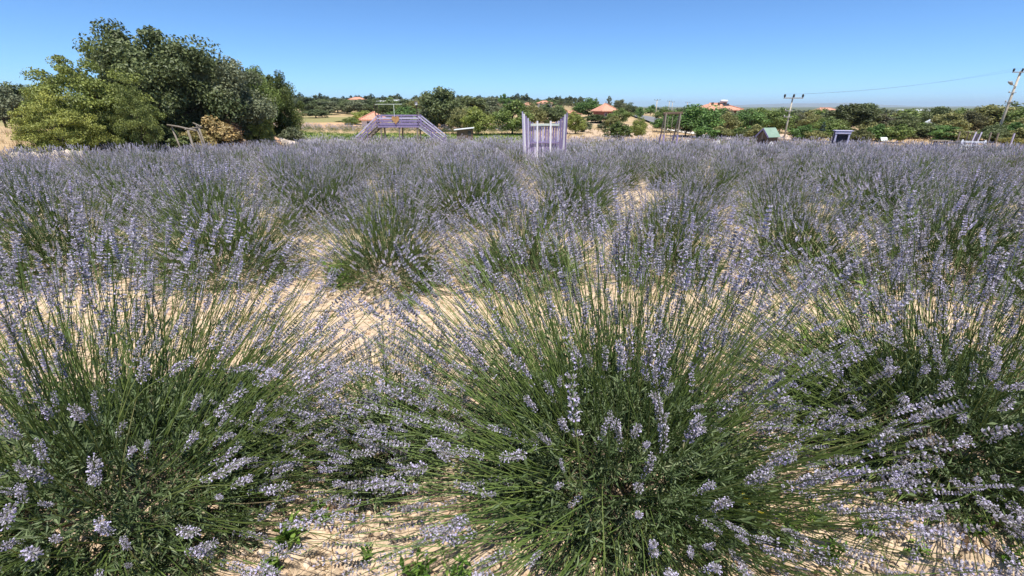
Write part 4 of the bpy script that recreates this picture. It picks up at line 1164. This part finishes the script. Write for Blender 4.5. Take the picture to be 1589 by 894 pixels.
def shed():
    y = 47.0
    x = pxx(721, y); g = gz(x, y)
    o = thing('shed', 'small brown wooden shed with a slanted pale roof by the orchard', 'shed', (x, y, g), .05)
    w, h = .78, pz(201, y) - g
    for s in (-1, 1):
        for i in range(8):
            xx = -w + (i + .5) * 2 * w / 8
            bar('plank', o, (xx, s * .6, -.1), (xx, s * .6, h), 2 * w / 8 - .01, .03, M['brown_wood'], up=(0, 1, 0))
        for i in range(6):
            yy = -.6 + (i + .5) * .2
            bar('plank', o, (s * w, yy, -.1), (s * w, yy, h), .03, .19, M['brown_wood'], up=(0, 1, 0))
    bar('window', o, (w * .6, -.63, h * .45), (w * .6, -.63, h * .85), .3, .03, M['glass'], up=(0, 1, 0))
    bar('roof', o, (-w - .25, 0, h - .02), (w + .12, 0, h + .16), 1.6, .06, M['sheet_white'])
shed()

def utility_pole(label, px, y, py_top, lamp=False, arms=2, r=.13, name='utility_pole', mat=None):
    x = pxx(px, y); g = gz(x, y)
    o = thing(name, label, 'pole', (x, y, g))
    h = pz(py_top, y) - g
    rod('pole', o, [(0, 0, -.3), (0, 0, h * .5), (0, 0, h)], [r, r * .85, r * .7], mat or M['concrete'], 8)
    a = bar('crossarm', o, (-.85, -.12, h - .12), (.85, -.12, h - .12), .09, .09, M['metal'])
    for sx in (-.8, 0, .8):
        rod('insulator', a, [(sx, -.12, h - .08), (sx, -.12, h + .06), (sx, -.12, h + .2)], [.05, .09, .06], M['black'], 6)
    for k in range(arms):
        z = h * (.70 - .13 * k)
        b = bar('bracket', o, (-.5, -.12, z), (.2, -.12, z), .06, .06, M['metal'])
        rod('insulator', b, [(-.48, -.12, z), (-.48, -.12, z + .16)], [.05, .04], M['wall_grey'], 6)
    if lamp:
        l = bar('lamp_arm', o, (0, -.1, h * .78), (-.75, -.3, h * .82), .05, .05, M['metal'])
        rod('lamp_head', l, [(-.65, -.28, h * .81), (-.9, -.34, h * .84), (-1.2, -.4, h * .85)], [.08, .15, .05], M['metal'], 8)
    return Vector((x, y - .12, g + h + .2)), h
pA, hA = utility_pole('concrete utility pole with three insulators rising behind the green-roofed hut', 1222, 43.5, 150, False, 2, .085)
pB, hB = utility_pole('tall concrete utility pole with a street lamp at the picture edge', 1554, 46, 110, True, 2, .12)
utility_pole('distant utility pole standing beside the bend of the road', 1016, 150, 155, False, 0, .2)
utility_pole('far utility pole over the swing, left one of a close pair', 1035, 210, 157, False, 0, .2)
utility_pole('far utility pole over the swing, right one of a close pair', 1040, 230, 158, False, 0, .2)
utility_pole('far utility pole left of the orange-roofed house', 1063, 190, 159, False, 0, .2)
def wire(name, label, a, b, sag, r=.003):
    t = np.linspace(0, 1, 14)
    P = [tuple(Vector(a).lerp(Vector(b), float(u)) - Vector((0, 0, 4 * sag * u * (1 - u)))) for u in t]
    tag(rod(name, None, P, r, M['black'], 4), label, 'wire', 'overhead wires')
pC = Vector((pB.x + 24, pB.y - 14, pB.z + .6))
for k, (dx, lab) in enumerate(((-.8, 'lower'), (0, 'middle'), (.8, 'upper'))):
    o_ = Vector((dx, 0, 0))
    wire('overhead_wire', '%s thin overhead wire strung between the two near utility poles' % lab, pA + o_, pB + o_, .5 - .1 * k)
    wire('overhead_wire', '%s thin overhead wire leaving the tall pole out of the picture' % lab, pB + o_, pC + o_, .3)

def rail_bench():
    y = 24.0
    x = pxx(1522, y); g = gz(x, y)
    o = thing('garden_bench', 'weathered white rail bench in front of the posts', 'bench', (x, y, g), math.radians(-38))
    h = pz(219, y) - g; hb = h - .5
    for sx in (-.42, .42):
        bar('leg', o, (sx, .05, -.05), (sx, .05, h + .06), .07, .07, M['white_paint'], up=(0, 1, 0))
        bar('leg', o, (sx, -.38, -.05), (sx, -.38, h - .15), .07, .07, M['white_paint'], up=(0, 1, 0))
        bar('armrest', o, (sx, -.42, h - .14), (sx, .05, h - .14), .07, .04, M['white_paint'])
    for k in range(3):
        z = h - .05 - k * .17
        bar('back_rail', o, (-.48, 0, z), (.48, 0, z), .03, .09, M['white_paint'])
    for k in range(3):
        bar('seat_slat', o, (-.45, -.1 - k * .13, hb), (.45, -.1 - k * .13, hb), .11, .03, M['white_paint'])
rail_bench()

def plank_bench():
    y = 30.0
    x = pxx(1468, y); g = gz(x, y)
    o = thing('plank_bench', 'long dark plank bench on short legs at the far field edge', 'bench', (x, y, g), .06)
    h = pz(218, y) - g
    bar('seat', o, (-.6, 0, h), (.6, 0, h - .02), .3, .06, M['grey_wood'])
    for sx in (-.25, .42):
        bar('leg', o, (sx, 0, -.05), (sx, 0, h - .03), .12, .2, M['dark_wood'], up=(0, 1, 0))
plank_bench()

def slat_stand():
    y = 29.0
    x = pxx(1525, y); g = gz(x, y)
    o = thing('slat_stand', 'two leaning purple slats standing behind the white rail bench', 'stand', (x, y, g))
    h = pz(205, y) - g
    for sx in (-.18, .16):
        bar('slat', o, (sx - .12, 0, -.05), (sx + .1, .1, h), .07, .04, M['lilac'], up=(0, 1, 0))
    bar('panel', o, (-.02, .12, 0), (.08, .16, h * .93), .26, .02, M['dark_purple'], up=(0, 1, 0))
slat_stand()
def table_board():
    y = 30.5
    x = pxx(1512, y); g = gz(x, y)
    o = thing('small_table', 'small grey board table behind the white rail bench', 'table', (x, y, g))
    h = pz(205, y) - g
    bar('top', o, (-.28, 0, h), (.28, 0, h), .35, .04, M['grey_wood'])
    for sx in (-.12, .12):
        bar('leg', o, (sx, 0, -.05), (sx, 0, h - .02), .05, .05, M['grey_wood'], up=(0, 1, 0))
table_board()
for px_, y_, pt, lab in ((1544, 30, 206, 'short grey post beside the tall pole foot'), (1556, 30, 207, 'slanting grey post right of the tall pole foot'),
                         (1581, 31, 207, 'purple-grey post at the picture edge above the yellowing shrub'), (1495, 33, 205, 'thin grey post between plank bench and rail bench')):
    x = pxx(px_, y_); g = gz(x, y_)
    p = thing('wooden_post', lab, 'post', (x, y_, g), 0, 'posts near the tall pole')
    bar('shaft', p, (.08, 0, -.1), (0, 0, pz(pt, y_) - g), .075, .075, M['lilac'] if px_ > 1570 else M['grey_wood'], up=(0, 1, 0))
    bar('cap', p, (0, 0, pz(pt, y_) - g), (0, 0, pz(pt, y_) - g + .02), .085, .085, M['grey_wood'], up=(0, 1, 0))
y = 33.0; x = pxx(1378, y); g = gz(x, y)
o = thing('display_panel', 'small pale green tilted display panel before the hedge', 'panel', (x, y, g), .1)
hp = pz(213.5, y) - g
for sx in (-.18, .18):
    bar('leg', o, (sx, .05, -.05), (sx, .05, hp - .12), .04, .04, M['metal'], up=(0, 1, 0))
bd = bar('board', o, (-.25, -.08, hp - .1), (.25, -.08, hp - .1), .035, .28, M['pale_green'], up=(0, .55, .8))
bar('printed_sheet', bd, (-.17, -.10, hp - .1), (.17, -.10, hp - .1), .035, .16, M['white_paint'], up=(0, .55, .8))

# white stones and other small bright things at the far side of the field
def rock(name, label, px, y, py_top, wid, mat, seed, cat='stone', group=None, low=0.0):
    import bmesh
    x = pxx(px, y); g = gz(x, y)
    h = pz(py_top, y) - g
    bm = bmesh.new(); bmesh.ops.create_icosphere(bm, subdivisions=3, radius=1)
    for v in bm.verts:
        n = mnoise.noise(v.co * 1.4 + Vector((seed * 3.1, 0, 0))) * .35 + mnoise.noise(v.co * 3.5 + Vector((seed, 2, 0))) * .12
        v.co = v.co * (1 + n)
        v.co.z = v.co.z * .5 + .5
    me = bpy.data.meshes.new(name); bm.to_mesh(me); bm.free(); me.materials.append(mat)
    o = link(name, me, None, (x, y, g - .05), (0, 0, seed), (wid / 2, wid / 2 * .8, (h + .05) / 1.05))
    return tag(o, label, cat, group)
rock('white_stone', 'white rock among lavender left of the pale track end', 1072, 36, 217, .36, M['white_stone'], 1)
rock('white_stone', 'small white rock between two larger ones in the lavender', 1091, 37, 218, .26, M['white_stone'], 2)
rock('white_stone', 'largest white rock in the lavender below the orange-roofed house', 1119, 36, 216.5, .42, M['white_stone'], 3)
rock('white_stone', 'low white rock touching the largest one', 1113, 35.5, 219, .36, M['white_stone'], 4)
rock('white_stone', 'white rounded rock at the foot of the green-roofed hut', 1203, 28.8, 219.5, .40, M['white_stone'], 5)
rock('white_stone', 'flat white rock at the far edge left of the footbridge', 524, 42, 216, .75, M['white_stone'], 6)
rock('white_stone', 'pale rock near the end of the oak clump', 475, 41, 216.5, .65, M['white_stone'], 7)
rock('white_stone', 'white slab showing before the grass strip beside the oak shrub', 486, 42, 216, .5, M['white_stone'], 8)
rock('earth_mound', 'mound of orange earth under the last oaks of the clump', 400, 29.5, 208, 2.4, noisy_material('orange_earth', (.42, .25, .14), (.60, .40, .25), 4), 9, 'mound')
rock('earth_mound', 'low mound of pale earth beside the orange one', 432, 30.5, 214, 1.8, M['stone'], 10, 'mound')
rock('earth_mound', 'heap of pale earth at the foot of the utility pole', 1220, 45, 209, 1.8, noisy_material('pale_earth', (.50, .36, .24), (.68, .52, .38), 4), 11, 'mound')
y = 62.0; x = pxx(1444, y); g = gz(x, y); ht = pz(185.5, y) - g; hw_ = .62
o = thing('tent', 'small white ridge tent glimpsed among the right-hand trees', 'tent', (x, y, g), math.radians(-30))
poly('canopy', o, [(-hw_, -.9, ht * .72), (hw_, -.9, ht * .72), (hw_, .9, ht * .72), (-hw_, .9, ht * .72), (0, -.9, ht), (0, .9, ht)], [(0, 4, 5, 3), (1, 2, 5, 4), (0, 1, 4), (2, 3, 5)], M['sheet_white'])
for sx in (-1, 1):
    for sy in (-1, 1):
        bar('pole', o, (sx * hw_ * .95, sy * .85, -.05), (sx * hw_ * .95, sy * .85, ht * .72), .05, .05, M['metal'], up=(0, 1, 0))
for i, px_ in enumerate(np.linspace(2, 105, 15)):
    yb = 15.6 + .025 * i + (i % 3) * .35
    rock('field_stone', 'pale stone in the line along the left field edge', px_ , yb, 235.5 - .35 * i + (i % 4), .38 + .1 * (i % 3), M['stone'], 20 + i, group='stones along the field edge')

# ------------------------------------------------------------------ weeds, hose, leaves, litter
def weed(label, x, y, h, n, kind='broad', mat='weed', name='weed'):
    rng = np.random.default_rng(int(abs(x * 1000) + y * 77))
    o = thing(name, label, 'weed', (x, y, gz(x, y)), 0, 'green weeds between the lavender')
    k = 5; t = np.linspace(0, 1, k)
    if kind == 'grass':
        ph = rng.uniform(0, 6.28, n); th = rng.uniform(.1, 1.0, n); L = h * rng.uniform(.6, 1.1, n)
        P = np.stack([np.cos(ph)[:, None] * np.sin(th)[:, None] * L[:, None] * t * (1 + .3 * t), np.sin(ph)[:, None] * np.sin(th)[:, None] * L[:, None] * t * (1 + .3 * t), np.cos(th)[:, None] * L[:, None] * (t - .25 * t ** 2)], -1)
        P[..., :2] += rng.normal(0, h * .12, (n, 1, 2))
        v, f = tubes(P, np.linspace(.0028, .0007, k), 3)
        link('blades', make_mesh('blades', [(v, f, 0, np.repeat(rng.uniform(.2, 1, n), k * 3))], [M[mat]]), o, kind='stuff')
        return o
    ns = 5
    ph = rng.uniform(0, 6.28, ns); th = rng.uniform(.05, .6, ns); L = h * rng.uniform(.6, 1.0, ns)
    P = np.stack([np.cos(ph)[:, None] * np.sin(th)[:, None] * L[:, None] * t, np.sin(ph)[:, None] * np.sin(th)[:, None] * L[:, None] * t, np.cos(th)[:, None] * L[:, None] * t], -1)
    v, f = tubes(P, np.linspace(.004, .0015, k), 4)
    link('stems', make_mesh('stems', [(v, f, 0, np.full(len(v), .3))], [M[mat]]), o)
    si = rng.integers(0, ns, n); tt = rng.uniform(.1, 1, n)
    pos = np.stack([np.array([np.interp(tt[i], t, P[si[i], :, c]) for c in range(3)]) for i in range(n)])
    d = unit(rng.normal(size=(n, 3)) * np.array([1, 1, .35]) + np.array([0, 0, .35]))
    Fm = frames(d, rng)
    upv = unit(np.cross(np.cross(d, np.array([[0, 0, 1.]])), d))
    X = np.cross(d, upv)
    ls = min(h * .30, .055 if y < 3 else .09) * rng.uniform(.55, 1.2, n)
    Mx = np.stack([X, d, upv], axis=2) * ls[:, None, None]
    LV = np.array([[0, 0, 0], [.16, .35, .03], [.13, .7, .0], [0, 1, -.10], [-.13, .7, .0], [-.16, .35, .03], [0, .4, -.02], [0, .72, -.04]])
    LF = np.array([[0, 1, 6], [1, 2, 7], [1, 7, 6], [2, 3, 7], [3, 4, 7], [4, 5, 6], [4, 6, 7], [5, 0, 6]])
    lv, lf, lr = scatter(LV, LF, Mx, pos, None, rng.uniform(.1, 1, n))
    link('leaves', make_mesh('leaves', [(lv, lf, 0, lr)], [M[mat]]), o, kind='stuff')
    return o

def on_ground(px, py):               # where the sight line through a photo point meets the sloping ground
    up = (447.0 - py) / FPX; sx = (px - 794.5) / FPX
    fy = CP + SP * up; fz = -SP + CP * up
    t = 0.3
    while t < 60 and CAMH + fz * t > gz(sx * t, fy * t): t += .01
    return sx * t, fy * t
for px_, py_, h_, n_, kd, lab in (
        (527, 452, .26, 46, 'broad', 'light green leafy weed at the foot of the isolated round bush'),
        (632, 478, .16, 90, 'grass', 'low grass tuft on bare soil crossed by the thin hose'),
        (655, 455, .24, 60, 'grass', 'dark green grass clump beside the isolated round bush'),
        (450, 850, .14, 60, 'broad', 'broad-leaved weed on sunny soil beside the left front bush'),
        (430, 905, .12, 46, 'broad', 'weed at the lower picture edge by the left front bush'),
        (652, 905, .12, 60, 'broad', 'weed cluster at the lower picture edge under the middle bush'),
        (720, 915, .12, 50, 'broad', 'second weed cluster at the lower edge under the middle bush'),
        (1225, 850, .13, 70, 'broad', 'weed in dappled shade right of the middle front bush'),
        (1290, 880, .10, 46, 'broad', 'small weed on the lit soil between middle and right bush'),
        (1500, 835, .12, 40, 'broad', 'bright small weed under the shaded right front bush'),
        (1340, 830, .10, 40, 'grass', 'grassy sprouts in the shadow right of the middle bush'),
        (505, 815, .10, 44, 'broad', 'weed in the shade edge beside the small thin plant'),
        (575, 880, .08, 36, 'broad', 'tiny weed on open soil below the small thin plant'),
        (1265, 815, .10, 40, 'grass', 'grass sprout among the fallen stems right of the middle bush'),
        (1420, 865, .09, 40, 'broad', 'small weed on dappled soil under the right front bush'),
        (1555, 880, .11, 40, 'broad', 'weed at the lower right corner of the picture'),
        (700, 850, .09, 40, 'grass', 'grassy tuft under the left side of the middle bush'),
        (1340, 470, .20, 40, 'broad', 'green weed on the alley soil behind the right front bush'),
        (540, 310, .60, 80, 'broad', 'tall yellow-green weed poking from the middle lavender rows'),
        (1010, 350, .45, 70, 'broad', 'leafy green weed between second-row bushes'),
        (1480, 285, .85, 90, 'broad', 'tall green weed standing above the right-hand lavender')):
    x_, y_ = on_ground(px_, py_)
    weed(lab, x_, y_, h_, n_, kd)
weed('bright green leafy weed rising out of the right front bush', 1.44, 1.75, .72, 60)

def hose():
    pts = [on_ground(a, b) for a, b in ((395, 497), (450, 492), (520, 484), (570, 474), (620, 463), (675, 459), (740, 455))]
    P = [(x, y, gz(x, y) + .018 + .008 * math.sin(i * 2)) for i, (x, y) in enumerate(pts)]
    tag(rod('irrigation_hose', None, P, .009, M['grey_wood'], 8), 'thin dusty irrigation hose lying across the bare soil', 'hose')
hose()

def yellow_leaf(label, px, py, h, s, rz):
    x, y = on_ground(px, py)
    V = []
    for i, (a, b) in enumerate(((0, 0), (.30, .25), (.38, .55), (.22, .85), (0, 1.05), (-.22, .85), (-.38, .55), (-.30, .25))):
        V.append((a * s, (b - .5) * s, .25 * s * (abs(a) * 1.2 + (b - .5) ** 2)))
    V.append((0, 0, 0))
    o = poly('fallen_leaf', None, V, [(i, (i + 1) % 8, 8) for i in range(8)], M['yellow_leaf'], (x, y, gz(x, y) + h))
    o.rotation_euler = (.5, .3, rz)
    tag(o, label, 'leaf')
yellow_leaf('curled yellow leaf caught in the stems of the middle front bush', 1142, 830, .16, .045, .4)
yellow_leaf('second yellow leaf lower in the stems of the middle front bush', 1168, 850, .14, .035, 2.2)
yellow_leaf('small yellow leaf lying under the small thin plant', 572, 838, .02, .03, 1.0)

def scatter_litter():
    rng = np.random.default_rng(8)
    import bmesh
    bm = bmesh.new(); bmesh.ops.create_icosphere(bm, subdivisions=1, radius=1)
    bm.verts.ensure_lookup_table()
    TV = np.array([v.co[:] for v in bm.verts]); TF = np.array([[v.index for v in f.verts] for f in bm.faces]); bm.free()
    TV = TV * (1 + .22 * np.sin(TV @ np.array([3.1, 5.3, 2.2]))[:, None])
    n = 6500
    r = rng.uniform(.0, 1, n) ** 1.3 * 9 + .5; a = rng.uniform(-1.1, 1.1, n)
    x, y = r * np.sin(a), r * np.cos(a)
    s = .004 + .020 * rng.uniform(0, 1, n) ** 4 + .0012 * r
    Fm = frames(rng.normal(size=(n, 3)), rng) * (s[:, None] * rng.uniform(.6, 1.2, (n, 3)))[:, None, :]
    z = ground_z(x, y) + np.array([0.045 * mnoise.noise((p * 1.3, q * 1.3, 0.3)) + 0.024 * mnoise.noise((p * 6, q * 6, 4.0)) + 0.026 * abs(mnoise.noise((p * 17, q * 17, 9.0))) for p, q in zip(x, y)])
    V, F, R = scatter(TV, TF, Fm, np.column_stack([x, y, z + s * .3]), None, rng.uniform(0, 1, n))
    o = link('gravel', make_mesh('gravel', [(V, F, 0, R)], [leaf_material('soil_crumb', [(0, (.40, .28, .18)), (.6, (.56, .41, .28)), (1, (.70, .57, .43))], 0, .9)]), kind='stuff')
    tag(o, 'crumbs of dry soil and small stones on the alley ground', 'gravel')
    n = 8000
    r = rng.uniform(.0, 1, n) ** 1.2 * 7 + .5; a = rng.uniform(-1.1, 1.1, n)
    x, y = r * np.sin(a), r * np.cos(a)
    z = ground_z(x, y) + np.array([0.045 * mnoise.noise((p * 1.3, q * 1.3, 0.3)) + 0.024 * mnoise.noise((p * 6, q * 6, 4.0)) + 0.026 * abs(mnoise.noise((p * 17, q * 17, 9.0))) for p, q in zip(x, y)])
    L = rng.uniform(.02, .11, n); ph = rng.uniform(0, 6.28, n)
    d = np.column_stack([np.cos(ph), np.sin(ph), rng.normal(.05, .12, n)])
    t = np.linspace(0, 1, 3)
    P = np.column_stack([x, y, z + .004])[:, None, :] + d[:, None, :] * (L[:, None] * t)[..., None]
    P[:, 1, :2] += rng.normal(0, .006, (n, 2)); P[:, 1, 2] += .004
    v, f = tubes(P, np.array([.0016, .0014, .0006]), 3)
    q = rng.choice(n, 3200, replace=False)
    BV = np.array([[0, 0, 0], [.3, 0, .5], [0, .3, .5], [-.3, 0, .5], [0, -.3, .5], [0, 0, 1.]]); BF = np.array([[0, 2, 1], [0, 3, 2], [0, 4, 3], [0, 1, 4], [1, 2, 5], [2, 3, 5], [3, 4, 5], [4, 1, 5]])
    bd_ = np.column_stack([rng.normal(size=(3200, 2)), rng.uniform(0, .4, 3200)])
    off = np.column_stack([rng.normal(0, .05, (3200, 2)), np.zeros(3200)])
    bv, bf, br = scatter(BV, BF, frames(bd_, rng) * rng.uniform(.006, .014, 3200)[:, None, None], np.column_stack([x, y, z + .002])[q] + off, None, rng.uniform(.1, .9, 3200))
    o = link('plant_litter', make_mesh('plant_litter', [(v, f, 0, np.repeat(rng.uniform(0, 1, n), 9)), (bv, bf, 1, br)], [M['straw'], M['lav_flower']]), kind='stuff')
    tag(o, 'dry straw and broken stems littering the soil', 'litter')
scatter_litter()

def wild_grass():
    rng = np.random.default_rng(31)
    t = np.linspace(0, 1, 3)
    def tufts(x, y, h, n_per, seed, w):
        n = len(x) * n_per
        ii = np.repeat(np.arange(len(x)), n_per)
        ph = rng.uniform(0, 6.28, n); th = rng.uniform(.05, .8, n); L = h[ii] * rng.uniform(.5, 1.1, n)
        B = np.column_stack([x[ii] + rng.normal(0, .12, n), y[ii] + rng.normal(0, .12, n), ground_z(x[ii], y[ii]) - .02])
        D = np.column_stack([np.cos(ph) * np.sin(th), np.sin(ph) * np.sin(th), np.cos(th)])
        P = B[:, None] + D[:, None] * (L[:, None] * t)[..., None]
        v, f = tubes(P, np.array([w, w * .7, w * .15]), 3)
        return v, f, np.repeat(rng.uniform(0, 1, n), 9)
    # dry bank at the left and along the tree foot
    x = np.concatenate([rng.uniform(-34, -17.5, 900), rng.uniform(-26, -17.5, 300)]); y = np.concatenate([rng.uniform(13, 42, 900), rng.uniform(13, 20, 300)])
    v, f, r = tufts(x, y, rng.uniform(.15, .5, len(x)), 10, 1, .010)
    o = link('dry_grass', make_mesh('dry_grass', [(v, f, 0, r)], [M['straw']]), kind='stuff')
    tag(o, 'dry yellow grass on the bank under the left trees', 'grass')
    # green strip
    n = 2000
    y = rng.uniform(43, 57, n); x = rng.uniform(-.62, .03, n) * y
    v, f, r = tufts(x, y, rng.uniform(.12, .3, n), 4, 2, .03)
    o = link('green_grass', make_mesh('green_grass', [(v, f, 0, r * .7)], [M['weed']]), kind='stuff')
    tag(o, 'green grass strip between the two lavender fields', 'grass')
    n = 1600
    y = rng.uniform(41, 75, n); x = rng.uniform(.04, 1.3, n) * y
    v, f, r = tufts(x, y, rng.uniform(.15, .45, n), 5, 3, .025)
    o = link('scrub_grass', make_mesh('scrub_grass', [(v, f, 0, r)], [M['straw']]), kind='stuff')
    tag(o, 'dry scrub grass in front of the right-hand hedge', 'grass')
wild_grass()

def alley_grass():
    rng = np.random.default_rng(45)
    n0 = 640
    y0 = np.concatenate([rng.normal(2.5, .40, 460), rng.normal(5.0, .4, 180)]); x0 = np.concatenate([rng.uniform(-3.6, 4.2, 460), rng.uniform(-6, 7, 180)])
    keep = ~((x0 > -1.5) & (x0 < -.2) & (y0 > 2.1) & (y0 < 3.2) & (rng.random(n0) < .8))
    x0, y0 = x0[keep], y0[keep]
    m = 11; ii = np.repeat(np.arange(len(x0)), m); n = len(ii)
    ph = rng.uniform(0, 6.28, n); th = rng.uniform(.1, 1.2, n); L = rng.uniform(.05, .22, len(x0))[ii] * rng.uniform(.5, 1.1, n)
    t = np.linspace(0, 1, 4)
    B = np.column_stack([x0[ii] + rng.normal(0, .035, n), y0[ii] + rng.normal(0, .035, n), ground_z(x0[ii], y0[ii])])
    D = np.column_stack([np.cos(ph) * np.sin(th), np.sin(ph) * np.sin(th), np.cos(th)])
    P = B[:, None] + D[:, None] * (L[:, None] * t)[..., None]
    P[..., 2] -= (L[:, None] * .35 * t ** 2)
    v, f = tubes(P, np.array([.0022, .002, .0016, .0005]), 3)
    green = (rng.random(len(x0)) < .35)[ii]
    o = link('alley_grass', make_mesh('alley_grass', [(v, f, 0, np.repeat(rng.uniform(.2, 1, n), 12))], [leaf_material('yellowing_grass', [(0, (.16, .20, .05)), (.5, (.36, .33, .11)), (1, (.58, .50, .26))], .25)]), kind='stuff')
    tag(o, 'sparse yellowing grass tufts along the soil alleys', 'grass')
alley_grass()

# ------------------------------------------------------------------ air
def haze(density):
    x0, x1, y0, y1, z0, z1 = -17000, 24000, -17000, 17000, -13.0, 140.0
    V = [(x0, y0, z0), (x1, y0, z0), (x1, y1, z0), (x0, y1, z0), (x0, y0, z1), (x1, y0, z1), (x1, y1, z1), (x0, y1, z1)]
    m = bpy.data.materials.new('haze_air'); m.use_nodes = True
    N = m.node_tree.nodes
    N.remove(N['Principled BSDF'])
    pv = N.new('ShaderNodeVolumePrincipled'); pv.inputs['Density'].default_value = density
    pv.inputs['Color'].default_value = (0.66, 0.83, 1.0, 1); pv.inputs['Anisotropy'].default_value = 0.0
    m.node_tree.links.new(pv.outputs[0], N['Material Output'].inputs['Volume'])
    o = poly('haze', None, V, [(3, 2, 1, 0), (4, 5, 6, 7), (0, 1, 5, 4), (1, 2, 6, 5), (2, 3, 7, 6), (3, 0, 4, 7)], m)
    o['kind'] = 'stuff'
    tag(o, 'thin blue summer haze over the whole plain', 'haze')
haze(9e-5)
